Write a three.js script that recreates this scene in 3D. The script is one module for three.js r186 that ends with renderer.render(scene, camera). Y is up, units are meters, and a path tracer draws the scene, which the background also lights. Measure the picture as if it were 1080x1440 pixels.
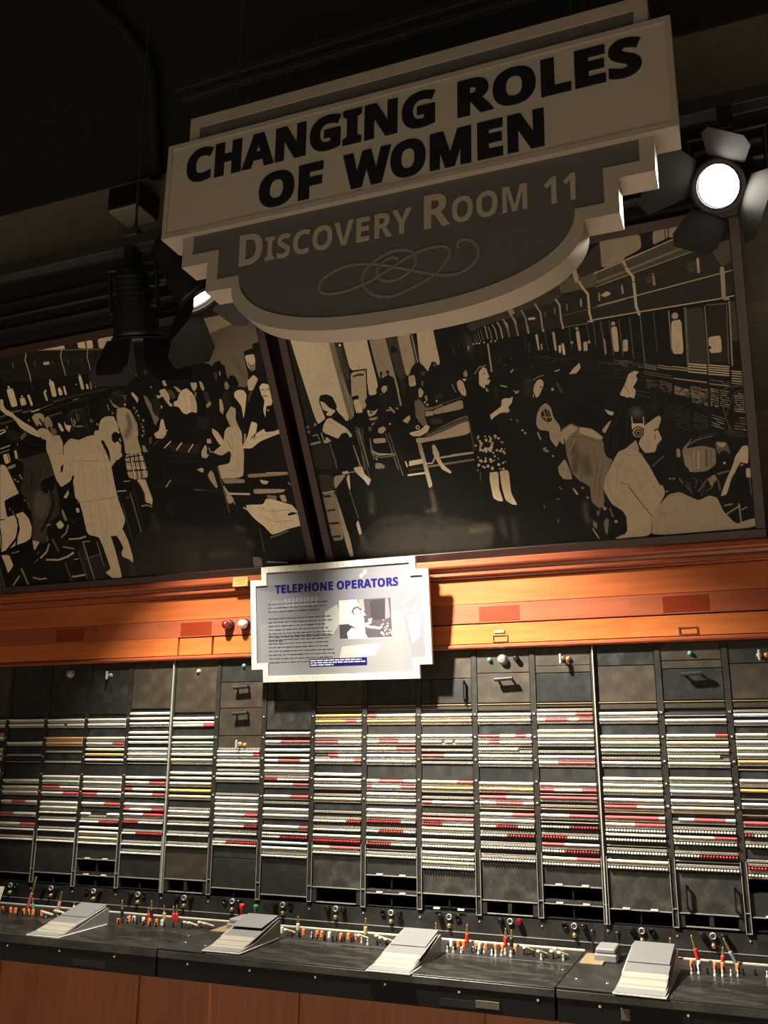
import * as THREE from 'three';
import { mergeGeometries, toCreasedNormals } from 'three/addons/utils/BufferGeometryUtils.js';
import { RoundedBoxGeometry } from 'three/addons/geometries/RoundedBoxGeometry.js';
import { FontLoader } from 'three/addons/loaders/FontLoader.js';
import { TextGeometry } from 'three/addons/geometries/TextGeometry.js';

// ------------------------------------------------------------------ camera, exposure, lamps
// world: the jack face of the switchboard is the plane z = 0, x runs along the board, the floor is y = 0
const scene = new THREE.Scene();
scene.background = new THREE.Color(0x000000);
const camera = new THREE.PerspectiveCamera(58.985, 1080 / 1440, 0.05, 60);
camera.position.set(3.3648, 1.55, 3.3055);
camera.rotation.order = 'YXZ';
camera.rotation.set(0.2549, 0.3772, 0.0029);
scene.add(camera);
const renderer = new THREE.WebGLRenderer();
renderer.toneMapping = THREE.LinearToneMapping;
renderer.toneMappingExposure = 1.0;
renderer.shadowMap.enabled = true;

// the three stage lights over the board: lens position, aim point, candela, cone half angle, lens glow
const WARM = [1.0, 0.91, 0.77];
const LAMPS = [
  { at: [1.731, 3.05, 0.9], aim: [2.88, 1.0, 0.05], cd: 82, cone: 30, soft: 0.75, glow: 14, turn: -0.1,
    label: 'lit black stage light with open barn doors beside the stepped corner of the hanging sign' },
  { at: [1.42, 2.99, 0.83], aim: [1.27, 0.98, 0.04], cd: 33, cone: 31, soft: 0.8, glow: 4, turn: 0, flare: 0.62,
    label: 'black stage light seen from behind, its barn doors hanging before a photograph' },
  { at: [3.414, 3.06, 0.92], aim: [2.564, 1.56, 2.72], cd: 4.5, cone: 28, soft: 0.7, glow: 14, turn: 0, size: 0.84,
    label: 'glaring stage light with its bright lens facing the room, above seated operators photograph' },
];
// two unseen fill lights added behind the visitor to brighten prints and signs
const FILL_LIGHTS = [[0.6, 5.3, 4.6, 400], [4.4, 5.3, 4.9, 400]];

// ------------------------------------------------------------------ helpers
let seed = 20240611;
const rnd = () => { seed = (seed * 1664525 + 1013904223) >>> 0; return seed / 4294967296; };
const rr = (a, b) => a + (b - a) * rnd();
const taken = new Map();
function numbered(n) { const k = taken.get(n) || 0; taken.set(n, k + 1); return k ? `${n}_${String(k).padStart(3, '0')}` : n; }
function tag(o, label, category, group) { o.userData.label = label; o.userData.category = category; if (group) o.userData.group = group; return o; }
function thing(name, label, category, pos = [0, 0, 0], group) {
  const g = new THREE.Group(); g.name = numbered(name); g.position.set(...pos); scene.add(g); return tag(g, label, category, group);
}
function mesh(name, geo, mat, parent = scene, pos) {
  const m = new THREE.Mesh(Array.isArray(geo) ? mergeGeometries(geo.map(flat), false) : geo, mat);
  m.name = parent === scene ? numbered(name) : name; m.castShadow = m.receiveShadow = true;
  if (pos) m.position.set(...pos);
  parent.add(m); return m;
}
function structure(name, geo, mat, pos) { const m = mesh(name, geo, mat, scene, pos); m.name = name; m.userData.kind = 'structure'; return m; }
function flat(g) { const q = g.index ? g.toNonIndexed() : g; for (const k of Object.keys(q.attributes)) if (!['position', 'normal', 'uv', 'color'].includes(k)) q.deleteAttribute(k); return q; }
// uv in metres, taken from the faces' directions
function muv(g, s = 1, turn = false) {
  const q = flat(g), P = q.attributes.position, N = q.attributes.normal, uv = new Float32Array(P.count * 2);
  for (let i = 0; i < P.count; i++) {
    const x = P.getX(i), y = P.getY(i), z = P.getZ(i), ax = Math.abs(N.getX(i)), ay = Math.abs(N.getY(i)), az = Math.abs(N.getZ(i));
    let u, v; if (az >= ax && az >= ay) { u = x; v = y; } else if (ay >= ax) { u = x; v = z; } else { u = z; v = y; }
    uv[2 * i] = (turn ? v : u) * s; uv[2 * i + 1] = (turn ? u : v) * s;
  }
  q.setAttribute('uv', new THREE.BufferAttribute(uv, 2)); return q;
}
const box = (x0, x1, y0, y1, z0, z1) => { const g = new THREE.BoxGeometry(x1 - x0, y1 - y0, z1 - z0); g.translate((x0 + x1) / 2, (y0 + y1) / 2, (z0 + z1) / 2); return muv(g); };
const rbox = (x0, x1, y0, y1, z0, z1, r = 0.002) => { const g = new RoundedBoxGeometry(x1 - x0, y1 - y0, z1 - z0, 1, r); g.translate((x0 + x1) / 2, (y0 + y1) / 2, (z0 + z1) / 2); return muv(g); };
const cyl = (r0, r1, h, n = 12, open = false) => flat(new THREE.CylinderGeometry(r0, r1, h, n, 1, open));
function rod(a, b, r, n = 8) {
  const A = new THREE.Vector3(...a), B = new THREE.Vector3(...b), g = new THREE.CylinderGeometry(r, r, A.distanceTo(B), n);
  g.applyQuaternion(new THREE.Quaternion().setFromUnitVectors(new THREE.Vector3(0, 1, 0), B.clone().sub(A).normalize()));
  g.translate((A.x + B.x) / 2, (A.y + B.y) / 2, (A.z + B.z) / 2); return flat(g);
}
const lathe = (pts, n = 16) => flat(new THREE.LatheGeometry(pts.map(([r, y]) => new THREE.Vector2(r, y)), n));
function paint(g, c) { const q = flat(g), n = q.attributes.position.count, a = new Float32Array(n * 3); for (let i = 0; i < n; i++) a.set(c, i * 3); q.setAttribute('color', new THREE.BufferAttribute(a, 3)); return q; }
// a profile of [z, y] points run along x
function run(profile, x0, x1) {
  const s = new THREE.Shape(profile.map(([z, y]) => new THREE.Vector2(z, y)));
  const g = new THREE.ExtrudeGeometry(s, { depth: x1 - x0, bevelEnabled: false });
  g.rotateY(-Math.PI / 2); g.translate(x1, 0, 0); return muv(g);
}
function canvasTex(w, h, draw) { const c = document.createElement('canvas'); c.width = w; c.height = h; draw(c.getContext('2d'), w, h); const t = new THREE.CanvasTexture(c); t.colorSpace = THREE.SRGBColorSpace; t.anisotropy = 8; return t; }
// tileable value noise
function noiseGrid(n, s0) { const g = new Float32Array(n * n); let s = s0; for (let i = 0; i < n * n; i++) { s = (s * 1664525 + 1013904223) >>> 0; g[i] = s / 4294967296; } return g; }
function sample(g, n, x, y) { const xi = Math.floor(x), yi = Math.floor(y), fx = x - xi, fy = y - yi, u = fx * fx * (3 - 2 * fx), v = fy * fy * (3 - 2 * fy), m = (a, b) => g[(((b % n) + n) % n) * n + (((a % n) + n) % n)]; return (m(xi, yi) * (1 - u) + m(xi + 1, yi) * u) * (1 - v) + (m(xi, yi + 1) * (1 - u) + m(xi + 1, yi + 1) * u) * v; }
function noiseTex(size, fn, srgb = false) {
  const d = new Uint8Array(size * size * 4);
  for (let y = 0; y < size; y++) for (let x = 0; x < size; x++) { const c = fn(x / size, y / size), k = (y * size + x) * 4; for (let i = 0; i < 3; i++) d[k + i] = Math.max(0, Math.min(255, c[i] * 255)); d[k + 3] = 255; }
  const t = new THREE.DataTexture(d, size, size); t.wrapS = t.wrapT = THREE.RepeatWrapping; t.magFilter = THREE.LinearFilter; t.minFilter = THREE.LinearMipmapLinearFilter; t.generateMipmaps = true; if (srgb) t.colorSpace = THREE.SRGBColorSpace; t.needsUpdate = true; return t;
}
const rep = (t, x, y, ox = 0, oy = 0) => { const c = t.clone(); c.repeat.set(x, y); c.offset.set(ox, oy); c.needsUpdate = true; return c; };
const G16 = noiseGrid(16, 11), G64 = noiseGrid(64, 22), G128 = noiseGrid(128, 33), G8 = noiseGrid(8, 44);

// ------------------------------------------------------------------ materials
const std = (o) => new THREE.MeshStandardMaterial(o);
const lin = (r, g, b) => new THREE.Color().setRGB(r, g, b);
// mahogany: long grain along u, one tile = 1 m
const woodTex = (a, b, sh) => noiseTex(512, (u, v) => {
  const w = sample(G16, 16, u * 4, v * 16 + sh) * 0.5, f = sample(G128, 128, u * 6, (v + w * 0.03) * 128), m = sample(G64, 64, u * 8 + sh, (v + w * 0.05) * 64), c = sample(G16, 16, u * 3, v * 16 + sh * 2);
  const t = Math.min(1, Math.max(0, 0.25 * f + 0.35 * m + 0.4 * c)); return [0, 1, 2].map((i) => a[i] + (b[i] - a[i]) * t);
}, true);
const wood = (a, b, sh, ro = 0.34) => new THREE.MeshPhysicalMaterial({ map: woodTex(a, b, sh), roughness: ro, clearcoat: 0.25, clearcoatRoughness: 0.3 });
const M = {
  woodA: wood([0.66, 0.33, 0.17], [0.82, 0.47, 0.27], 1.3),
  woodB: wood([0.56, 0.27, 0.16], [0.7, 0.38, 0.24], 4.7, 0.42),
  woodC: wood([0.68, 0.35, 0.16], [0.85, 0.5, 0.27], 8.1),
  woodInlay: wood([0.46, 0.15, 0.07], [0.6, 0.24, 0.11], 2.2),
  woodMould: wood([0.52, 0.25, 0.15], [0.7, 0.37, 0.23], 5.5),
  woodKnee: wood([0.55, 0.27, 0.075], [0.74, 0.4, 0.14], 7.7, 0.45),
  frameWood: wood([0.16, 0.07, 0.045], [0.24, 0.11, 0.07], 3.3, 0.5),
};
// hard-worn black sheet: fine speckle, wiped patches, scratches
const scuffTex = (base, tint, amt, s) => noiseTex(512, (u, v) => {
  const a = sample(G8, 8, u * 8 + s, v * 8), b = sample(G64, 64, u * 64, v * 64 + s), c = sample(G16, 16, u * 16, v * 16 + s * 3), d = sample(G128, 128, u * 128, v * 20);
  const t = Math.min(1, Math.max(0, (a * 0.5 + c * 0.35 + b * 0.25 + d * 0.12 - 0.45) * 1.6)) * amt; return [0, 1, 2].map((i) => base[i] + (tint[i] - base[i]) * t);
}, true);
const panelMat = (base, tint, amt, s, ro = 0.5) => std({ map: rep(scuffTex(base, tint, amt, s), 3.1, 3.1, s * 0.37, s * 0.21), roughness: ro });
M.slate = panelMat([0.125, 0.125, 0.115], [0.25, 0.245, 0.22], 0.8, 1);
M.slateB = panelMat([0.13, 0.14, 0.135], [0.28, 0.29, 0.285], 0.8, 5, 0.4);
M.brownPanel = panelMat([0.205, 0.18, 0.145], [0.33, 0.295, 0.24], 0.8, 2);
M.ghost = panelMat([0.15, 0.15, 0.135], [0.36, 0.34, 0.3], 0.8, 7);
M.baseBlack = panelMat([0.105, 0.105, 0.098], [0.24, 0.23, 0.21], 0.7, 4);
M.shelf = std({ map: rep(scuffTex([0.11, 0.11, 0.104], [0.33, 0.315, 0.28], 0.8, 6), 1.7, 4.2), roughness: 0.3 });
M.stile = panelMat([0.12, 0.115, 0.1], [0.28, 0.26, 0.225], 0.7, 8);
M.apron = new THREE.MeshPhysicalMaterial({ color: lin(0.006, 0.006, 0.006), roughness: 0.55, specularIntensity: 0.4 });
M.voidBlack = std({ color: lin(0.004, 0.004, 0.004), roughness: 0.9 });
M.metal = std({ color: lin(0.56, 0.54, 0.49), roughness: 0.4, metalness: 0.35 });
M.trim = std({ color: lin(0.34, 0.33, 0.3), roughness: 0.5, metalness: 0.3 });
M.brass = std({ color: lin(0.62, 0.44, 0.2), roughness: 0.35, metalness: 0.9 });
M.brassDull = std({ color: lin(0.36, 0.27, 0.15), roughness: 0.5, metalness: 0.4 });
M.vc = std({ vertexColors: true, roughness: 0.55 });
M.vcGloss = std({ vertexColors: true, roughness: 0.25 });
M.blackGloss = std({ color: lin(0.01, 0.01, 0.01), roughness: 0.18 });
M.rubber = std({ color: lin(0.015, 0.015, 0.015), roughness: 0.5 });
M.cream = std({ color: lin(0.72, 0.64, 0.42), roughness: 0.4 });
M.orangeCap = std({ color: lin(0.75, 0.2, 0.05), roughness: 0.35 });
M.red = std({ color: lin(0.62, 0.02, 0.02), roughness: 0.35 });
M.green = std({ color: lin(0.03, 0.16, 0.07), roughness: 0.35 });
M.tealLens = new THREE.MeshPhysicalMaterial({ color: lin(0.12, 0.42, 0.32), roughness: 0.15, clearcoat: 1 });
M.whiteLens = new THREE.MeshPhysicalMaterial({ color: lin(0.75, 0.74, 0.68), roughness: 0.2, clearcoat: 1 });
M.darkRedLens = new THREE.MeshPhysicalMaterial({ color: lin(0.16, 0.008, 0.01), roughness: 0.1, clearcoat: 1 });
M.orangeLens = new THREE.MeshPhysicalMaterial({ color: lin(0.7, 0.22, 0.05), roughness: 0.2, clearcoat: 1 });
M.paper = std({ color: lin(0.66, 0.63, 0.54), roughness: 0.7 });
M.cardC = std({ color: lin(0.29, 0.28, 0.25), roughness: 0.8 });
M.holder = std({ color: lin(0.09, 0.075, 0.05), roughness: 0.5 });
M.dial = std({ color: lin(0.4, 0.4, 0.38), roughness: 0.35, metalness: 0.6 });
M.cardB = std({ color: lin(0.24, 0.215, 0.17), roughness: 0.8 });
M.paperB = std({ color: lin(0.5, 0.45, 0.35), roughness: 0.8 });
M.card = std({ color: lin(0.34, 0.31, 0.25), roughness: 0.8 });
M.greyCard = std({ color: lin(0.16, 0.16, 0.158), roughness: 0.6 });
M.greySheet = std({ color: lin(0.24, 0.24, 0.235), roughness: 0.45, metalness: 0.1 });
M.lampBlack = std({ color: lin(0.018, 0.018, 0.018), roughness: 0.35, metalness: 0.3 });
M.doorBlack = std({ color: lin(0.022, 0.022, 0.021), roughness: 0.42, metalness: 0.3, side: THREE.DoubleSide });
M.pipe = std({ color: lin(0.03, 0.03, 0.028), roughness: 0.5 });
M.ceiling = std({ color: lin(0.012, 0.012, 0.011), roughness: 0.9 });
M.wall = std({ map: rep(noiseTex(256, (u, v) => { const t = 0.9 + 0.1 * sample(G64, 64, u * 64, v * 64); return [0.53 * t, 0.49 * t, 0.43 * t]; }, true), 0.7, 0.7), roughness: 0.85 });
M.soffit = std({ color: lin(0.02, 0.019, 0.017), roughness: 0.8 });
M.floor = std({ map: rep(noiseTex(256, (u, v) => { const t = 0.75 + 0.4 * sample(G128, 128, u * 128, v * 128); return [0.52 * t, 0.49 * t, 0.44 * t]; }, true), 1.2, 1.2), roughness: 0.9 });
M.signCream = std({ color: lin(0.42, 0.375, 0.315), roughness: 0.6 });
M.signRim = std({ color: lin(0.37, 0.32, 0.26), roughness: 0.6 });
M.signGrey = std({ color: lin(0.1, 0.092, 0.09), roughness: 0.65 });
M.signBlack = std({ color: lin(0.008, 0.009, 0.012), roughness: 0.5 });
M.signTan = std({ color: lin(0.38, 0.33, 0.255), roughness: 0.6 });
M.flourish = std({ color: lin(0.17, 0.155, 0.145), roughness: 0.65 });

// ------------------------------------------------------------------ measured data
// rows of the jack panels: [panel, [[height in mm, kind, colours]], [[pocket top, bottom, kind]]]
const PANELS = [
[0,[[1667,"L","w"],[1658,"J",""],[1646,"L","w"],[1637,"J",""],[1609,"L","w60r40"],[1600,"J",""],[1590,"L","w"],[1581,"J",""],[1540,"L","w"],[1531,"J",""],[1521,"L","w"],[1512,"J",""],[1500,"L","w"],[1491,"J",""],[1449,"L","w"],[1440,"J",""],[1429,"L","w"],[1420,"J",""],[1379,"L","w"],[1370,"J",""],[1336,"L","w50r50"],[1327,"J",""],[1298,"L","w"],[1289,"J",""],[1260,"P","w"],[1225,"P","w"],[1190,"P","r40w60"],[1163,"P","w"]],[[1024,994,2]]],
[1,[[1667,"L","w"],[1658,"J",""],[1646,"L","w"],[1637,"J",""],[1568,"L","w"],[1559,"J",""],[1515,"J",""],[1486,"T",""],[1407,"L","w"],[1398,"J",""],[1379,"L","c"],[1370,"J",""],[1358,"L","w"],[1349,"J",""],[1318,"L","w30r40w30"],[1309,"J",""],[1268,"L","r40w60"],[1259,"J",""],[1225,"L","w60r40"],[1216,"J",""],[1203,"P","w"],[1163,"P","w"]],[[1022,992,2]]],
[2,[[1665,"L","w"],[1656,"J",""],[1644,"L","w45d10w45"],[1635,"J",""],[1587,"L","o"],[1578,"J",""],[1566,"L","o"],[1557,"J",""],[1530,"J",""],[1487,"J",""],[1425,"L","w"],[1416,"J",""],[1405,"L","g"],[1396,"J",""],[1381,"L","r50w50"],[1372,"J",""],[1357,"L","w60r40"],[1348,"J",""],[1318,"L","w"],[1309,"J",""],[1298,"L","w"],[1289,"J",""],[1277,"P","w"],[1246,"P","w"],[1204,"P","w"],[1162,"P","w"]],[[1030,993,2]]],
[3,[[1665,"L","w"],[1656,"J",""],[1644,"L","w"],[1635,"J",""],[1587,"L","w"],[1578,"J",""],[1565,"L","w70r30"],[1556,"J",""],[1540,"L","w"],[1519,"L","y"],[1497,"L","w"],[1482,"T",""],[1425,"L","w"],[1416,"J",""],[1404,"L","w"],[1395,"J",""],[1387,"T",""],[1376,"L","w"],[1357,"L","r40w60"],[1348,"J",""],[1318,"L","w60r40"],[1309,"J",""],[1276,"L","w25d45w30"],[1267,"J",""],[1245,"P","w50r50"],[1221,"L","w"],[1202,"L","w"],[1193,"J",""],[1179,"L","c"],[1170,"J",""],[1160,"P","w"]],[[1093,1046,2],[1030,991,2]]],
[4,[[1689,"L","w"],[1668,"L","w"],[1647,"L","w"],[1638,"J",""],[1610,"L","w"],[1590,"L","w"],[1570,"L","w"],[1542,"L","w"],[1533,"J",""],[1522,"L","w"],[1513,"J",""],[1500,"L","w"],[1484,"T",""],[1427,"L","w"],[1407,"L","w60r40"],[1398,"J",""],[1380,"L","r20w80"],[1360,"L","w70r30"],[1351,"J",""],[1320,"L","w"],[1311,"J",""],[1300,"L","r15w55r30"],[1280,"L","w50r50"],[1271,"J",""],[1249,"P","r40w60"],[1206,"P","w35r65"],[1163,"P","w"],[1129,"P","w"]],[[1032,994,2]]],
[5,[[1667,"L","w"],[1649,"L","w"],[1638,"L","w75r25"],[1590,"L","w"],[1568,"L","g"],[1559,"J",""],[1542,"L","g"],[1533,"J",""],[1522,"L","w"],[1500,"L","c"],[1491,"J",""],[1484,"T",""],[1448,"L","w"],[1428,"L","w"],[1407,"L","w"],[1398,"J",""],[1379,"L","y"],[1356,"L","c"],[1347,"J",""],[1309,"J",""],[1297,"L","w"],[1279,"P","w"],[1248,"P","w"],[1207,"P","w"],[1166,"P","w"]],[[1037,994,"F"]]],
[6,[[1534,"P","w"],[1521,"L","w85r15"],[1512,"J",""],[1498,"L","w"],[1489,"J",""],[1480,"L","w"],[1462,"J",""],[1447,"L","w"],[1428,"L","w"],[1419,"J",""],[1369,"J",""],[1354,"L","w"],[1345,"J",""],[1332,"L","w"],[1323,"J",""],[1312,"L","w"],[1303,"J",""],[1292,"L","w70r30"],[1280,"J",""],[1268,"L","v"],[1249,"P","w70r30"],[1221,"P","w"],[1188,"P","w30r70"],[1178,"P","w"]],[[1015,976,2]]],
[7,[[1605,"L","w"],[1596,"J",""],[1573,"L","w35r65"],[1564,"J",""],[1541,"L","v"],[1520,"L","w"],[1501,"L","w30r50w20"],[1481,"L","w"],[1472,"J",""],[1460,"L","w"],[1451,"J",""],[1429,"P","r30w70"],[1411,"L","w65r35"],[1402,"J",""],[1366,"L","w60r40"],[1357,"J",""],[1342,"J",""],[1317,"L","w"],[1308,"J",""],[1295,"L","w"],[1286,"J",""],[1253,"L","w80r20"],[1244,"J",""],[1228,"P","w"],[1216,"P","w40r60"],[1195,"L","v"],[1175,"L","w"],[1166,"J",""],[1146,"P","w"]],[[1003,962,2]]],
[8,[[1671,"L","y"],[1662,"J",""],[1650,"L","y65r25w10"],[1641,"J",""],[1613,"L","w"],[1604,"J",""],[1593,"L","c"],[1584,"J",""],[1571,"L","r50w50"],[1562,"J",""],[1545,"L","w"],[1536,"J",""],[1521,"L","d30r20w50"],[1512,"J",""],[1502,"L","w85r15"],[1493,"J",""],[1451,"L","w"],[1431,"L","w"],[1422,"J",""],[1408,"L","w"],[1399,"J",""],[1376,"J",""],[1361,"L","c"],[1352,"J",""],[1314,"J",""],[1281,"P","w70r30"],[1250,"P","w"],[1228,"L","w"],[1210,"P","r"],[1187,"L","c35r65"],[1167,"P","w"]],[[1042,994,1]]],
[9,[[1670,"L","r20w80"],[1661,"J",""],[1649,"L","y"],[1640,"J",""],[1594,"L","w"],[1585,"J",""],[1573,"L","w25r40w35"],[1564,"J",""],[1547,"L","c60r40"],[1538,"J",""],[1522,"L","w"],[1513,"J",""],[1501,"L","w"],[1492,"J",""],[1430,"L","w25r50w25"],[1421,"J",""],[1409,"L","r10w60r30"],[1400,"J",""],[1383,"L","w"],[1374,"J",""],[1360,"L","c"],[1351,"J",""],[1325,"L","w"],[1316,"J",""],[1304,"L","w"],[1285,"P","r70w30"],[1251,"P","w25r50w25"],[1226,"L","w"],[1206,"P","r50w50"],[1186,"T",""],[1164,"P","w"]],[[1094,1049,2],[1033,992,2]]],
[10,[[1669,"L","w"],[1660,"J",""],[1648,"L","y60o40"],[1639,"J",""],[1594,"L","w"],[1585,"J",""],[1573,"L","w40d6w15d6w33"],[1564,"J",""],[1543,"J",""],[1523,"L","r45w55"],[1514,"J",""],[1498,"J",""],[1430,"L","w70r30"],[1421,"J",""],[1409,"L","y"],[1400,"J",""],[1394,"T",""],[1375,"J",""],[1358,"L","r20w80"],[1349,"J",""],[1316,"J",""],[1300,"L","r"],[1282,"P","r40w60"],[1268,"L","c"],[1249,"P","w"],[1226,"L","w"],[1207,"P","w"],[1185,"L","w"],[1166,"P","w"],[1153,"L","c"],[1134,"P","w"]],[[1043,1003,2]]],
[11,[[1669,"L","w"],[1660,"J",""],[1648,"L","c"],[1639,"J",""],[1593,"L","r40w30r20w10"],[1584,"J",""],[1571,"L","w20r20w60"],[1562,"J",""],[1547,"L","w75d25"],[1538,"J",""],[1523,"L","w"],[1514,"J",""],[1499,"L","w"],[1490,"J",""],[1428,"L","w"],[1419,"J",""],[1409,"L","y"],[1400,"J",""],[1381,"L","r50w50"],[1372,"J",""],[1361,"L","w30r50w20"],[1352,"J",""],[1341,"B",""],[1323,"L","w60r40"],[1314,"J",""],[1302,"L","w"],[1282,"P","w30r40w30"],[1252,"P","w50r50"],[1229,"T",""],[1211,"P","w"],[1189,"T",""],[1171,"P","w"]],[[1034,995,"F"]]],
[12,[[1683,"J",""],[1668,"L","w70r30"],[1659,"J",""],[1649,"L","w15r40w20r25"],[1640,"J",""],[1610,"L","c"],[1601,"J",""],[1592,"L","w"],[1583,"J",""],[1570,"L","w"],[1561,"J",""],[1539,"J",""],[1521,"L","w"],[1512,"J",""],[1501,"L","w35r65"],[1492,"J",""],[1488,"B",""],[1428,"L","w"],[1419,"J",""],[1409,"L","r25w50r25"],[1396,"T",""],[1383,"L","r"],[1374,"J",""],[1356,"J",""],[1345,"B",""],[1324,"L","w50r50"],[1315,"J",""],[1302,"T",""],[1287,"P","w50r50"],[1253,"P","r45w55"],[1230,"L","r40w60"],[1208,"P","w40r60"],[1185,"L","c60r40"],[1166,"P","w"]],[[1094,1052,2],[1036,994,2]]],
[13,[[1668,"L","w"],[1659,"J",""],[1647,"L","w"],[1638,"J",""],[1590,"L","w"],[1581,"J",""],[1569,"L","c"],[1560,"J",""],[1544,"L","g"],[1535,"J",""],[1518,"J",""],[1502,"L","w"],[1493,"J",""],[1450,"L","w40k30w30"],[1441,"J",""],[1429,"L","w"],[1420,"J",""],[1410,"L","c"],[1401,"J",""],[1381,"L","w"],[1372,"J",""],[1359,"L","r55w45"],[1350,"J",""],[1341,"B",""],[1324,"L","r90w10"],[1315,"J",""],[1302,"L","c50r50"],[1283,"P","w"],[1270,"L","w"],[1253,"P","w"],[1234,"T",""],[1212,"P","w"],[1185,"L","c"],[1165,"P","w"]],[[1032,990,2]]],
[14,[[1665,"L","d"],[1659,"T",""],[1643,"L","w"],[1634,"J",""],[1593,"L","w80r20"],[1584,"J",""],[1569,"L","c"],[1560,"J",""],[1545,"L","w"],[1536,"J",""],[1524,"L","g85d15"],[1515,"J",""],[1502,"L","c"],[1493,"J",""],[1453,"L","c"],[1444,"J",""],[1432,"L","g"],[1423,"J",""],[1412,"L","v"],[1403,"J",""],[1382,"L","w"],[1373,"J",""],[1359,"L","c"],[1350,"J",""],[1344,"B",""],[1323,"L","d10w25r50w15"],[1314,"J",""],[1286,"P","w"],[1269,"L","w65r35"],[1249,"P","w"],[1211,"P","w40r60"],[1194,"T",""],[1170,"P","w"]],[[1033,997,"F"]]],
[15,[[1672,"J",""],[1659,"L","v"],[1637,"L","v"],[1628,"J",""],[1595,"L","c50r50"],[1586,"J",""],[1572,"L","v"],[1563,"J",""],[1551,"L","w"],[1542,"J",""],[1531,"L","w"],[1522,"J",""],[1509,"L","o"],[1500,"J",""],[1484,"T",""],[1449,"L","w"],[1440,"J",""],[1433,"J",""],[1418,"L","o"],[1392,"T",""],[1375,"L","v50w50"],[1366,"J",""],[1342,"B",""],[1318,"L","r"],[1309,"J",""],[1280,"P","r15w85"],[1248,"P","w"],[1203,"J",""],[1181,"P","r"],[1160,"P","w"]],[[1149,1108,2],[1033,996,2]]],
[16,[[1659,"L","w"],[1650,"J",""],[1637,"L","w"],[1628,"J",""],[1595,"L","w"],[1586,"J",""],[1572,"L","w"],[1563,"J",""],[1551,"L","c"],[1542,"J",""],[1531,"L","w"],[1522,"J",""],[1509,"L","w"],[1500,"J",""],[1449,"L","w"],[1440,"J",""],[1433,"J",""],[1418,"L","w"],[1375,"L","w"],[1366,"J",""],[1342,"B",""],[1318,"L","r"],[1309,"J",""],[1280,"P","w"],[1248,"P","w"],[1203,"P","w"],[1160,"P","w"]],[[1036,996,2]]]
];
const PLUGS = [[0.525, 0.11, 0.033, 0.128, "pink"], [0.558, 0.114, -0.006, 0.046, "green"], [0.674, 0.102, 0.013, 0.076, "rose"], [0.718, 0.055, -0.003, 0.031, "white"], [0.986, 0.095, -0.005, 0.06, "black"], [1.128, 0.119, -0.004, 0.046, "red"], [1.111, 0.076, -0.005, 0.064, "black"], [1.183, 0.095, -0.004, 0.053, "tan"], [1.225, 0.094, -0.004, 0.053, "red"], [1.245, 0.102, -0.004, 0.058, "red"], [1.757, 0.087, -0.002, 0.05, "white"], [2.015, 0.065, -0.0, 0.056, "tan"], [2.276, 0.055, 0.001, 0.056, "tan"], [2.389, 0.055, 0.001, 0.059, "red"], [2.524, 0.055, 0.002, 0.056, "red"], [2.544, 0.055, 0.002, 0.053, "black"], [3.059, 0.055, 0.004, 0.064, "red"], [3.145, 0.068, -0.017, 0.079, "red"], [3.215, 0.071, 0.005, 0.053, "red"], [3.255, 0.055, -0.033, 0.075, "grey"]];
const CAPS = [[2.355, 0.127], [2.379, 0.124], [2.396, 0.117], [2.444, 0.132], [2.456, 0.134], [2.477, 0.132], [2.51, 0.131], [2.533, 0.128], [2.577, 0.13], [1.721, 0.144], [1.808, 0.145], [1.866, 0.154], [1.885, 0.155], [1.915, 0.156], [1.963, 0.164], [1.987, 0.154], [2.017, 0.159], [0.468, 0.189], [0.515, 0.193], [0.537, 0.19], [0.584, 0.195], [0.609, 0.196], [0.634, 0.198], [0.676, 0.198], [1.069, 0.228], [1.073, 0.167], [1.093, 0.165], [1.141, 0.171], [1.177, 0.183], [1.21, 0.185], [1.236, 0.185], [3.084, 0.131], [3.128, 0.132], [3.149, 0.134], [3.196, 0.131], [3.218, 0.132], [3.26, 0.13]];
const KEYS = [[2.677, 0.185], [2.716, 0.169], [2.718, 0.127], [2.742, 0.18], [2.624, 0.15], [1.77, 0.18], [2.049, 0.172], [2.108, 0.157], [2.133, 0.181], [2.158, 0.196], [0.727, 0.222], [0.748, 0.179], [1.358, 0.195], [1.382, 0.201], [1.409, 0.174], [1.44, 0.187]];
const STUBS = [[2.371, 0.22], [2.392, 0.224], [2.418, 0.208], [2.45, 0.194], [2.473, 0.21], [2.486, 0.186], [2.519, 0.214], [2.534, 0.223], [2.555, 0.183], [2.578, 0.205], [2.583, 0.171], [3.09, 0.221], [3.134, 0.247], [3.153, 0.22], [3.199, 0.238], [3.22, 0.229], [3.262, 0.212]];
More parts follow.
